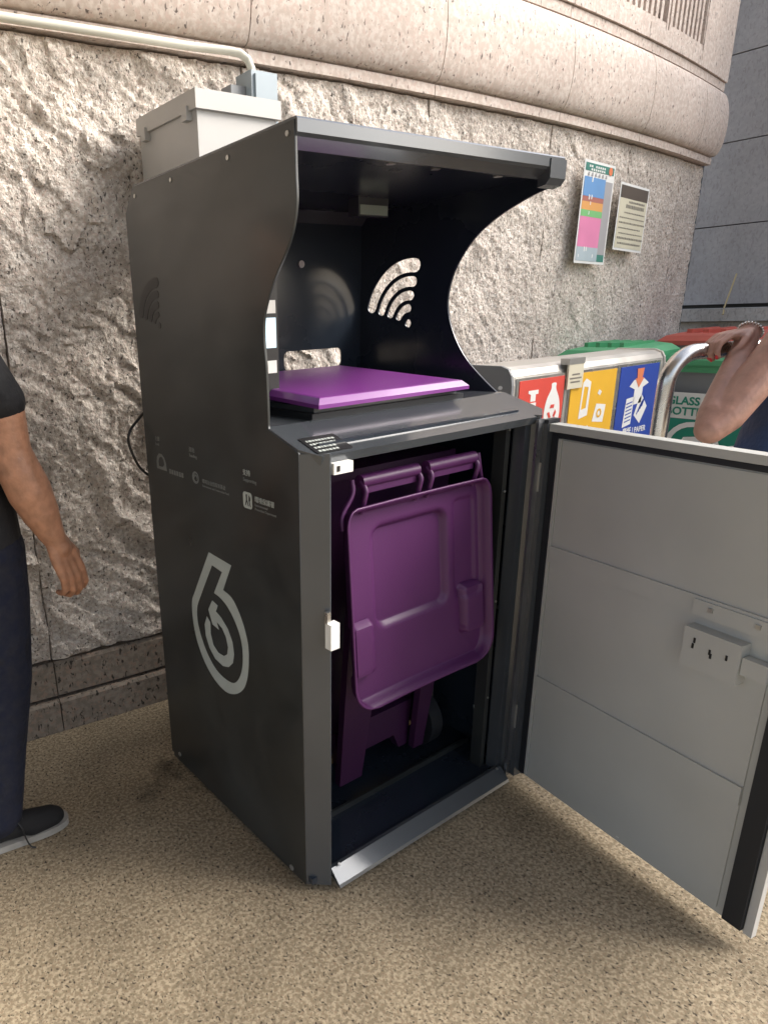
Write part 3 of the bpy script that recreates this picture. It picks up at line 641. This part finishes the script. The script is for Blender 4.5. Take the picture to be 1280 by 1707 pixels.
# ------------------------------------------------------------------ posters on the wall
def poster(name, label, x0, x1, z0, z1, lean=0):
    xm = (x0+x1)/2; yy = yw(xm)-.012; sl_ = .0622*(xm-1.71)
    f_ = frame((x0, yy+sl_*(x0-xm), z0), (1, sl_, 0), (0, 0, 1)) @ Matrix.Rotation(math.radians(lean), 4, 'Z')
    return thing(name, label, 'poster', (xm, yy, z0)), f_, x1-x0, z1-z0
def rects(par, f_, L, d):
    for k, (x0, y0, x1, y1, m) in enumerate(L):
        o = shape('printed_panel', [[(x0, y0), (x1, y0), (x1, y1), (x0, y1)]], .0005, m, par, f_ @ Matrix.Translation((0, 0, d+.0002*(k % 3))))
def sheet(f_, w, h, m, par, curl=.004):      # a slightly wavy paper sheet
    V = []; F = []; n = 10
    for s_ in (0, 1):
        for j in range(n+1):
            for i in range(2): V.append((i*w, h*j/n, -.0012*s_))
    for j in range(n): a = j*2; F.append((a, a+1, a+3, a+2)); b = a+(n+1)*2; F.append((b, b+2, b+3, b+1))
    return M('paper', V, F, m, par, f_)
p1, f1, w1, h1 = poster('notice_poster', 'tall narrow poster with blue, orange, green and pink bands taped on the granite wall', 2.575, 2.885, 1.625, 2.09, -1.5)
pp = sheet(f1, w1, h1, PAPERW, p1)
b_ = .012; iw = w1-2*b_
rects(pp, f1, [(b_, h1*.90, w1-b_, h1-b_, P_TEAL), (b_, h1*.76-h1*.0, b_+iw*.74, h1*.845, P_SKY), (b_, h1*.66, b_+iw*.74, h1*.76, P_SKY), (b_, h1*.61, b_+iw*.74, h1*.66, P_BRN),
    (b_, h1*.53, b_+iw*.74, h1*.61, P_AMB), (b_, h1*.465, b_+iw*.74, h1*.53, P_GRN), (b_, h1*.165, b_+iw*.74, h1*.465, P_PNK), (b_+iw*.74, h1*.10, w1-b_, h1*.83, P_GRY), (b_, b_, b_+iw*.74, h1*.165, P_PAL), (b_+iw*.74, b_, w1-b_, h1*.10, P_TEAL)], .001)
shape('printed_dot', [circ(w1-b_-.035, h1*.935, .019)], .0005, P_ORA, pp, f1 @ Matrix.Translation((0, 0, .002)))
for r in range(2):
    for k in range(8):
        if random.random() < .9: shape('printed_glyph', [[(.045+k*.021, h1*(.955-.03*r)), (.058+k*.021, h1*(.955-.03*r)), (.058+k*.021, h1*(.935-.03*r)), (.045+k*.021, h1*(.935-.03*r))]], .0005, PAPERW, pp, f1 @ Matrix.Translation((0, 0, .002)))
for k in range(6): shape('printed_glyph', [[(.04+k*.035, h1*.855), (.056+k*.035, h1*.855), (.054+k*.035, h1*.89), (.042+k*.035, h1*.885)]], .0005, P_GRY, pp, f1 @ Matrix.Translation((0, 0, .002)))
for (x, y, s_) in ((.085, .80, .02), (.07, .63, .02), (.095, .635, .018), (.09, .58, .014), (.085, .485, .014), (.08, .12, .02), (.10, .125, .018), (.03, .06, .012), (.17, .06, .016)):
    shape('printed_icon', [[(x, h1*y), (x+s_*.5, h1*y), (x+s_*.6, h1*y+s_), (x+.002, h1*y+s_*1.2)]], .0005, PAPERW, pp, f1 @ Matrix.Translation((0, 0, .002)))
p2, f2, w2, h2 = poster('notice_poster', 'shorter cream notice with a dark brown header, right of the colourful poster', 2.965, 3.32, 1.695, 2.02, -2)
pq = sheet(f2, w2, h2, PAPERW, p2)
rects(pq, f2, [(.012, .012, w2-.012, h2*.78, CREAM), (.012, h2*.78, w2-.012, h2-.012, P_DBR)], .001)
for r, (a, b, t) in enumerate(((.12, .30, .010), (.09, .31, .017), (.08, .32, .006), (.03, .33, .006), (.03, .33, .008), (.03, .30, .006), (.04, .33, .006), (.03, .33, .010), (.04, .32, .009))):
    x = a; yy = h2*(.72-.078*r)
    while x < b:
        g_ = random.uniform(.006, .016); shape('printed_glyph', [[(x, yy), (x+g_, yy), (x+g_, yy+t), (x, yy+t)]], .0005, P_TXT, pq, f2 @ Matrix.Translation((0, 0, .002))); x += g_+.006

# ------------------------------------------------------------------ three-compartment recycling station
stn = thing('recycling_station', 'stainless recycling station with red, yellow and blue poster panels beside the kiosk', 'recycling station', (1.86, .53, 0))
sy0, sy1 = .40, .66
prof = [(sy1, .03), (sy0, .03), (sy0, 1.165), (sy0+.004, 1.195), (sy0+.016, 1.215), (sy0+.045, 1.226), (sy1-.05, 1.226), (sy1, 1.19)]
prism('station_body', prof, 1.285, 2.345, STEEL_W, stn, XP, bev=.004)
prism('end_plate', [(sy1+.01, .02), (sy0-.006, .02), (sy0-.006, 1.165), (sy0, 1.200), (sy0+.014, 1.222), (sy0+.045, 1.232), (sy1-.05, 1.232), (sy1+.01, 1.195)], 1.272, 1.284, BINGREY, stn, XP, bev=.002)
prism('end_plate', [(sy1+.01, .02), (sy0-.006, .02), (sy0-.006, 1.165), (sy0, 1.200), (sy0+.014, 1.222), (sy0+.045, 1.232), (sy1-.05, 1.232), (sy1+.01, 1.195)], 2.346, 2.358, STEEL_W, stn, XP, bev=.002)
for x in (1.31, 2.32): box('station_foot', (x-.02, .45, .001), (x+.02, .62, .03), RUBBER, stn)
FP = lambda x, z: frame((x, sy0-.002, z), (1, 0, 0), (0, 0, 1))
panels = []
for (x0, x1, m) in ((1.315, 1.592, P_RED), (1.640, 1.958, P_YEL), (1.990, 2.300, P_BLU)):
    fr = box('panel_frame', (x0-.010, sy0-.006, .845), (x1+.010, sy0+.001, 1.188), STEEL, stn, bev=.002)
    box('poster_panel', (x0, sy0-.008, .855), (x1, sy0-.0058, 1.178), m, fr); panels.append(fr)
def pshape(k, x0, z0, L, m=PAPERW, d=0, nm='printed_icon'):
    shape(nm, L, .0005, m, panels[k], frame((x0, sy0-.0085-d, z0), (1, 0, 0), (0, 0, 1)))
# red: pump bottle and drinks bottle
pshape(0, 1.40, 1.0, [[(-.045, -.06), (.045, -.06), (.045, .07), (.02, .08), (.02, .095), (-.02, .095), (-.02, .08), (-.045, .07)], rrect(-.025, .0, .025, .05, .005)])
pshape(0, 1.40, 1.0, [[(-.015, .10), (.015, .10), (.015, .125), (.03, .125), (.03, .14), (-.03, .14), (-.03, .13), (-.015, .125)]])
bot = [(q.x, q.y) for q in catmull([(-.035, -.1), (.035, -.1), (.04, -.02), (.05, .04), (.04, .09), (.015, .13), (.014, .15), (-.014, .15), (-.015, .13), (-.04, .09), (-.05, .04), (-.04, -.02)], 4, True)]
pshape(0, 1.525, 1.005, [bot]); 
for a in range(3):
    t = math.radians(90+120*a); c, s_ = math.cos(t), math.sin(t)
    pshape(0, 1.525, 1.05, [[(c*.027-s_*u_, s_*.027+c*u_) if v_ == 0 else (c*.014-s_*u_, s_*.014+c*u_) for u_, v_ in ((-.012, 0), (.010, 0), (.016, 1), (-.010, 1))]], P_RED, .001)
# yellow: can, phone, papers
pshape(1, 1.80, 1.0, [[(-.09, .0), (-.03, .01), (-.025, .14), (-.06, .155), (-.08, .14)], [(-.078, .035), (-.045, .04), (-.04, .12), (-.07, .125)]])
pshape(1, 1.80, 1.0, [[(.01, -.02), (.09, -.03), (.10, .04), (.03, .05)]]); pshape(1, 1.80, 1.0, [[(-.07, -.09), (-.02, -.13), (.03, -.075), (-.02, -.03)], [(-.05, -.085), (-.02, -.105), (.0, -.075), (-.02, -.06)]])
pshape(1, 1.80, 1.0, [[(.03, .09), (.05, .08), (.06, .095), (.04, .105)]])
pshape(1, 1.80, 1.0, [circ(.055, .01, .018), circ(.055, .01, .010)], P_YEL, .001)
# blue: box, notebook, newspaper and lettering
bx = 2.145; bz = 1.02
pshape(2, bx, bz, [[(-.028, .145), (.028, .145), (.02, .105), (.035, .105), (.0, .065), (-.035, .105), (-.02, .105)]], P_ORA, .001)
pshape(2, bx, bz, [[(-.075, .075), (-.04, .10), (.04, .10), (.08, .08), (.035, .065), (.035, .0), (-.03, -.005), (-.03, .06)]])
pshape(2, bx, bz, [[(-.095, -.095), (-.03, -.085), (-.025, .03), (-.085, .025)]])
for k in range(6): pshape(2, bx, bz, [[(-.083, -.075+k*.015), (-.037, -.068+k*.015), (-.037, -.063+k*.015), (-.083, -.070+k*.015)]], P_BLU, .001, 'printed_line')
pshape(2, bx, bz, [[(-.01, -.05), (.045, -.09), (.09, -.02), (.035, .035), (.015, .01)]])
for k in range(4): pshape(2, bx, bz, [[(.008+k*.012, -.045+k*.010), (.012+k*.012, -.050+k*.010), (.045+k*.008, .0+k*.008), (.041+k*.008, .005+k*.008)]], P_BLU, .001, 'printed_line')
text('panel_lettering', '廢紙 | PAPER', .034, PAPERW, panels[2], frame((2.060, sy0-.0085, .893), (1, 0, 0), (0, 0, 1)), bold=.0006)
sg = box('station_tag', (1.600, sy0-.016, 1.125), (1.700, sy0-.008, 1.232), CREAM, stn, bev=.002)
box('tag_clip', (1.598, sy0-.017, 1.216), (1.702, sy0+.02, 1.238), ZINC, stn, bev=.002)
for k, (a, b) in enumerate(((.025, .075), (.012, .088), (.018, .08))): box('tag_print', (1.6+a, sy0-.0168, 1.175-k*.014), (1.6+b, sy0-.0158, 1.181-k*.014), P_TXT, sg)

# ------------------------------------------------------------------ wheeled bins beyond
def wheelie(label, cx, cy, w, d, h, lidm, group, ang=0, txt=False):
    """front faces -x"""
    t = thing('wheeled_bin', label, 'bin', (cx, cy, 0), group)
    x0, x1, y0, y1 = cx-d/2, cx+d/2, cy-w/2, cy+w/2
    tapered('bin_body', .06, h-.10, (x0+.08, y0+.06, x1-.06, y1-.06), (x0+.02, y0+.015, x1-.02, y1-.015), BINGREY, t, .02)
    box('bin_rim', (x0, y0, h-.10), (x1, y1, h-.065), BINGREY if not txt else lidm, t, bev=.012)
    bm = bmesh.new(); R = []
    for ins, z in ((-.012, h-.065), (-.012, h-.04), (.02, h-.012), (.07, h), (.09, h-.008)): R.append([bm.verts.new((x, y, z+(x-x0)*.03)) for x, y in ((x0+ins, y0+ins), (x1-ins, y0+ins), (x1-ins, y1-ins), (x0+ins, y1-ins))])
    bm.faces.new(R[0][::-1]); bm.faces.new(R[-1])
    for a, b in zip(R[:-1], R[1:]):
        for i in range(4): bm.faces.new([a[i], a[(i+1) % 4], b[(i+1) % 4], b[i]])
    ld = bmo('bin_lid', bm, lidm, t, bev=.008)
    for k in range(4): box('lid_rib', (x0+.10, y0+w*(.2+.18*k), h-.010), (x1-.1, y0+w*(.26+.18*k), h+.022), lidm, ld, bev=.006)
    for y in (y0+.05, y1-.05):
        wf = frame((x1-.07, y, .10), (1, 0, 0), (0, 0, 1)); wl = cyl('wheel', .10, -.025, .025, RUBBER, t, wf, seg=24, bev=.01); cyl('hub', .045, -.028, .028, ZINC, wl, wf, seg=14)
    tube('handle_bar', [(x1+.035, y0+.06, h-.05), (x1+.035, y1-.06, h-.05)], .014, lidm, t, seg=10)
    for y in (y0+.06, cy, y1-.06): box('handle_arm', (x1-.01, y-.01, h-.065), (x1+.045, y+.01, h-.035), lidm, t, bev=.003)
    return t, x0, y0, y1
gA = 'bins standing at the end of the wall'
tA, ax0, ay0, ay1 = wheelie('grey wheeled bin with bright green lid and glass bottles lettering, seen through the steel rail', 3.18, .36, .60, .56, 1.185, GREEN, gA, txt=True)
fA = frame((ax0-.0, 0, 0), (0, -1, 0), (0, 0, 1))
prism('bin_label', [(-.655, .60), (-.08, .60), (-.08, .86), (-.655, .86)], 0, .003, TEAL, tA, frame((ax0+.012, 0, .0), (0, -1, 0), (-.04, 0, 1)))
prism('bin_label', [(-.655, .862), (-.08, .862), (-.08, .99), (-.655, .99)], 0, .003, PAPERW, tA, frame((ax0+.012, 0, .0), (0, -1, 0), (-.04, 0, 1)))
fL = frame((ax0+.008, 0, .0), (0, -1, 0), (-.04, 0, 1))
text('label_lettering', 'GLASS', .055, TEAL, tA, fL @ Matrix.Translation((-.60, .932, .0025)), bold=.0015); text('label_lettering', 'BOTTLES', .055, TEAL, tA, fL @ Matrix.Translation((-.60, .880, .0025)), bold=.0015)
shape('label_emblem', [circ(-.46, .72, .13), circ(-.46, .72, .105)], .001, PAPERW, tA, fL @ Matrix.Translation((0, 0, .003)))
shape('label_emblem', [[(-.53, .70), (-.50, .77), (-.43, .78), (-.40, .72), (-.45, .68)]], .001, PAPERW, tA, fL @ Matrix.Translation((0, 0, .003)))
wheelie('green lidded wheeled bin just behind the right end of the stainless recycling station', 2.78, .835, .34, .50, 1.215, GREEN, gA)
wheelie('red lidded wheeled bin farthest along the wall', 3.93, .80, .50, .56, 1.235, REDP, gA)
wheelie('red lidded wheeled bin at the right, beside the hand of the woman', 3.86, .24, .50, .56, 1.245, REDP, gA)

# ------------------------------------------------------------------ steel rail
rl = thing('steel_rail', 'thick inverted-U stainless steel rail in front of the bins, gripped by a hand', 'rail', (1.45, -.31, 0))
def rp(x, z): return (x, (.155-.31*x)/.95, z)
P = [rp(1.106, .02), rp(1.106, 1.16)]+[rp(1.106+.085*(1-math.cos(t)), 1.215+.085*math.sin(t)) for t in [k*math.pi/20 for k in range(11)]]+[rp(1.30, 1.30), rp(1.80, 1.30)]
P += [rp(1.80+.085*math.sin(t), 1.215+.085*math.cos(t)) for t in [k*math.pi/20 for k in range(1, 11)]]+[rp(1.885, 1.1), rp(1.885, .02)]
tube('rail_tube', P, .0215, STEEL, rl, seg=20)
tube('cross_bar', [rp(1.128, 1.01), rp(1.86, 1.01)], .017, STEEL_W, rl, seg=14)
for x in (1.106, 1.885): cyl('base_flange', .05, .001, .014, STEEL, rl, Matrix.Translation(rp(x, 0)), seg=24)

# ------------------------------------------------------------------ people
def hand(wr, fwd, nrm, side, curl, L=.185, thumb=1, spread=.12, rs=1.):
    """capsule chains for a hand: wrist, forward dir, back-of-hand normal, side (towards thumb); curl in radians per joint"""
    fwd = Vector(fwd).normalized(); nrm = Vector(nrm); nrm = (nrm-fwd*nrm.dot(fwd)).normalized(); sd = Vector(side); sd = (sd-fwd*sd.dot(fwd)-nrm*sd.dot(nrm)).normalized()
    wr = Vector(wr); ch = []; tips = []
    for k, (off, ln, base) in enumerate(((.030, .92, .092), (.010, 1.0, .095), (-.010, .94, .092), (-.029, .76, .085))):
        off *= L/.185; b = wr+fwd*base*L/.185+sd*off
        ch.append([(wr+sd*off*.55, .0165), (wr+fwd*.045+sd*off*.85, .0150), (b, .0112)])
        d = (fwd+sd*off*spread*8).normalized(); p = b; a = 0; seq = [(b, .0108)]
        for j, (s_, r) in enumerate(((.042, .0098), (.027, .0088), (.021, .0074))):
            a += curl[j]*(1+.08*k); q = p+(d*math.cos(a)-nrm*math.sin(a))*s_*ln*L/.185; seq.append((q, r)); p = q
        ch.append(seq); tips.append((p, (d*math.cos(a)-nrm*math.sin(a)), (nrm*math.cos(a)+d*math.sin(a))))
    t0 = wr+fwd*.022+sd*.022*thumb; t1 = wr+fwd*.055+sd*.046*thumb-nrm*.012; t2 = t1+(fwd*.8+sd*.25*thumb-nrm*.55).normalized()*.032; t3 = t2+(fwd*.9-nrm*.6-sd*.15*thumb).normalized()*.024
    ch.append([(t0, .0165), (t1, .0130), (t2, .0108), (t3, .0085)])
    ch = [[(p_, r_*rs) for p_, r_ in c_] for c_ in ch]
    return ch, tips
def head(c, face, skin, par, body_caps, ell):
    """adds a head to the body lists; returns placement for eyes and hair"""
    c = Vector(c); f_ = Vector(face).normalized(); sd = f_.cross(Vector((0, 0, 1)))
    rot = Matrix((sd, f_, Vector((0, 0, 1)))).transposed()
    ell += [(c, (.075, .092, .112), rot), (c+f_*.012-Vector((0, 0, .055)), (.056, .070, .062), rot)]
    ell += [(c+f_*.094-Vector((0, 0, .012)), (.011, .015, .022), rot), (c+f_*.078-Vector((0, 0, .058)), (.024, .012, .008), rot)]
    for s_ in (-1, 1): ell.append((c+sd*.077*s_-Vector((0, 0, .01)), (.008, .018, .030), rot))
    return c, f_, sd, rot
def eyes_hair(t, c, f_, sd, rot, long=False):
    for s_ in (-1, 1):
        bm = bmesh.new(); bmesh.ops.create_uvsphere(bm, u_segments=12, v_segments=8, radius=.011, matrix=Matrix.Translation(c+f_*.078+sd*.03*s_+Vector((0, 0, .005)))); bmo('eye', bm, WHITE, t, smooth=True)
    e = [(c-f_*.018+Vector((0, 0, .028)), (.083, .095, .098), rot)]
    if long: e += [(c-f_*.06-Vector((0, 0, .08)), (.07, .045, .13), rot)]
    blobs('hair', [], HAIR, t, .007, 3, .5, e)

# --- man at the left edge, walking right
man = thing('person', 'person in black T-shirt, navy jeans and black canvas shoe, cut off at the left edge', 'person', (-.60, .66, 0))
caps = []; ell = []
sh = Vector((-.60, .665, 1.44))
arm = [((-.55, .68, 1.43), .058), ((-.48, .65, 1.37), .056), ((-.420, .628, 1.27), .052), ((-.415, .625, 1.14), .049), ((-.402, .624, 1.085), .055), ((-.384, .624, 1.03), .057), ((-.366, .621, .975), .049), ((-.348, .619, .920), .037), ((-.334, .617, .883), .0290), ((-.326, .615, .868), .0280)]
caps.append([(Vector(a), r) for a, r in arm])
hc, tips = hand((-.333, .617, .882), (.30, -.06, -.95), (.35, -.90, .10), (.90, .36, .28), (.30, .55, .50), .205, spread=.22, rs=1.04)
caps += hc
caps.append([(Vector((-.62, .80, 1.36)), .10), (Vector((-.62, .80, 1.0)), .10)])
caps.append([(Vector((-.60, .83, 1.42)), .055), (Vector((-.60, .83, 1.53)), .055)])
caps.append([(Vector((-.62, .96, 1.42)), .052), (Vector((-.66, 1.0, 1.28)), .046), (Vector((-.72, 1.0, 1.12)), .042), (Vector((-.66, .99, .98)), .032), (Vector((-.62, .98, .87)), .026)])
hc2, _ = hand((-.62, .98, .87), (.2, 0, -1), (.6, .6, .2), (.6, -.4, 0), (.4, .6, .4)); caps += hc2
caps.append([(Vector((-.575, .70, .90)), .08), (Vector((-.60, .70, .12)), .04), (Vector((-.60, .66, .06)), .035)])
hd = head((-.58, .83, 1.63), (1, 0, 0), SKIN_M, man, caps, ell)
blobs('body', caps, SKIN_M, man, .0034, 4, .5, ell)
eyes_hair(man, *hd)
tee = [[(Vector((-.55, .70, 1.42)), .07), (Vector((-.475, .65, 1.37)), .068), (Vector((-.424, .628, 1.262)), .062)],
       [(Vector((-.62, .96, 1.42)), .065), (Vector((-.67, .99, 1.27)), .06)],
       [(Vector((-.61, .72, 1.40)), .085), (Vector((-.61, .93, 1.40)), .085)],
       [(Vector((-.55, .75, 1.30)), .12), (Vector((-.52, .75, 1.05)), .12), (Vector((-.51, .75, .90)), .12)],
       [(Vector((-.61, .89, 1.30)), .12), (Vector((-.61, .89, 1.05)), .12), (Vector((-.60, .88, .90)), .12)],
       [(Vector((-.60, .82, 1.30)), .12), (Vector((-.60, .82, .90)), .125)]]
blobs('t_shirt', tee, TEE, man, .008, 3, .5)
jn = [[(Vector((-.50, .745, .86)), .115), (Vector((-.495, .74, .74)), .103), (Vector((-.513, .725, .50)), .09), (Vector((-.555, .70, .30)), .08), (Vector((-.595, .675, .10)), .072)],
      [(Vector((-.60, .88, .86)), .12), (Vector((-.70, .88, .72)), .098), (Vector((-.85, .88, .48)), .078), (Vector((-.98, .88, .14)), .066)],
      [(Vector((-.51, .75, .87)), .115), (Vector((-.58, .88, .87)), .12)]]
blobs('jeans', jn, JEANS, man, .008, 3, .5)
def shoe(ox, oy, ang, par, lace=True):
    rz = Matrix.Translation((ox, oy, 0)) @ Matrix.Rotation(ang, 4, 'Z')
    out = catmull([(-.10, 0), (-.085, .034), (-.02, .037), (.06, .045), (.13, .046), (.175, .030), (.188, 0), (.175, -.030), (.13, -.043), (.06, -.040), (-.02, -.033), (-.085, -.032)], 4, True)
    prism('shoe_sole', [(q.x, q.y) for q in out], .004, .024, SOLE, par, rz, bev=.006)
    e = []; c = [[(rz @ Vector((-.065, 0, .055)), .033), (rz @ Vector((.0, 0, .060)), .036), (rz @ Vector((.07, 0, .050)), .036), (rz @ Vector((.135, 0, .040)), .032), (rz @ Vector((.150, 0, .034)), .028)],
                 [(rz @ Vector((-.05, 0, .10)), .037), (rz @ Vector((-.03, 0, .06)), .035)], [(rz @ Vector((.08, .012, .04)), .03), (rz @ Vector((.14, .01, .036)), .028)], [(rz @ Vector((.08, -.012, .04)), .03), (rz @ Vector((.14, -.008, .036)), .028)]]
    up = blobs('shoe_upper', c, SHOE, par, .004, 4, .6)
    for k in range(5):
        x = .02+k*.017; zt = .101-k*.006
        tube('shoe_lace', [rz @ Vector((x, -.020, zt-.008)), rz @ Vector((x+.004, 0, zt)), rz @ Vector((x, .020, zt-.008))], .0022, BLACK, up, seg=6)
    if lace: tube('shoe_lace', catmull([rz @ Vector(q) for q in ((.03, -.02, .098), (.045, -.042, .07), (.050, -.049, .035), (.058, -.058, .010), (.07, -.066, .005))], 5), .0022, BLACK, up, seg=6)
shoe(-.590, .655, -.03, man); shoe(-1.0, .88, .0, man, False)

# --- woman at the right edge: bent elbow towards us, hand on the rail
wo_ = thing('person', 'person in navy dress, bare elbow bent, hand resting on the steel rail', 'person', (1.45, -.46, 0))
caps = []; ell = []
E_ = Vector((1.062, -.341, 1.118)); Wr = Vector((1.314, -.296, 1.345))
caps.append([(Vector((1.335, -.47, 1.43)), .058), (Vector((1.27, -.42, 1.36)), .052), (Vector((1.17, -.382, 1.235)), .047), (Vector((1.10, -.357, 1.15)), .043), (E_, .036)])
caps.append([(E_, .036), (Vector((1.095, -.336, 1.150)), .043), (Vector((1.165, -.326, 1.215)), .040), (Vector((1.245, -.310, 1.288)), .031), (Wr, .0255)])
hcw, tipsw = hand(Wr, (-.90, .42, -.10), (-.05, .1, 1), (-.25, -.9, 0), (.40, .75, .75), .165, rs=.84)
caps += hcw
caps.append([(Vector((1.46, -.47, 1.40)), .10), (Vector((1.46, -.47, 1.0)), .11)])
caps.append([(Vector((1.46, -.47, 1.44)), .05), (Vector((1.47, -.46, 1.53)), .05)])
caps.append([(Vector((1.60, -.56, 1.42)), .052), (Vector((1.64, -.60, 1.25)), .045), (Vector((1.66, -.60, 1.10)), .042), (Vector((1.70, -.50, .98)), .032), (Vector((1.74, -.42, .95)), .026)])
h2_, _ = hand((1.74, -.42, .95), (.4, .6, -.5), (.3, .2, 1), (-.6, .4, 0), (.3, .4, .3)); caps += h2_
for dx in (-.08, .08): caps.append([(Vector((1.46+dx, -.47, .8)), .08), (Vector((1.46+dx, -.47, .45)), .055), (Vector((1.46+dx, -.47, .09)), .038)])
hd = head((1.49, -.44, 1.63), (.3, .95, 0), SKIN_W, wo_, caps, ell)
blobs('body', caps, SKIN_W, wo_, .0034, 3, .5, ell)
eyes_hair(wo_, *hd, long=True)
dr = [[(Vector((1.36, -.45, 1.41)), .07), (Vector((1.58, -.50, 1.41)), .07)], [(Vector((1.42, -.455, 1.32)), .115), (Vector((1.385, -.44, 1.18)), .125), (Vector((1.37, -.44, 1.0)), .15), (Vector((1.36, -.44, .75)), .19)],
      [(Vector((1.52, -.48, 1.32)), .115), (Vector((1.54, -.48, 1.15)), .115), (Vector((1.55, -.48, 1.0)), .14), (Vector((1.57, -.48, .55)), .19)], [(Vector((1.46, -.47, .8)), .19), (Vector((1.46, -.47, .5)), .2)]]
blobs('dress', dr, DRESS, wo_, .009, 3, .5)
for k, (p, d, n_) in enumerate(tipsw):
    e = [(p-d*.004+n_*.0062, (.0045, .0045, .0022), Matrix.Identity(3))]
    bm = bmesh.new(); bmesh.ops.create_icosphere(bm, subdivisions=2, radius=1, matrix=Matrix.Translation(p-d*.003+n_*.006) @ Vector(n_).to_track_quat('Z', 'Y').to_matrix().to_4x4() @ Matrix.Diagonal((.0052, .007, .0026, 1))); bmo('fingernail', bm, NAIL, wo_, smooth=True)
for s_ in (-.09, .09): 
    rz = Matrix.Translation((1.46+s_, -.44, 0)) @ Matrix.Rotation(1.2, 4, 'Z')
    blobs('shoe', [[(rz @ Vector((-.06, 0, .04)), .034), (rz @ Vector((.03, 0, .038)), .034), (rz @ Vector((.12, 0, .03)), .027)]], SHOE, wo_, .006, 3, .5)
bc = thing('bracelet', 'beaded steel bracelet round the wrist of the hand on the rail', 'bracelet', tuple(Wr))
ax_ = (Wr-Vector((1.225, -.298, 1.275))).normalized(); a_ = ax_.orthogonal().normalized(); b2 = ax_.cross(a_)
for k in range(22):
    t = k*2*math.pi/22; c = Wr+ax_*.004+(a_*math.cos(t)+b2*math.sin(t))*.0285
    bm = bmesh.new(); bmesh.ops.create_icosphere(bm, subdivisions=1, radius=.0042, matrix=Matrix.Translation(c)); bmo('bead', bm, STEEL, bc, smooth=True)
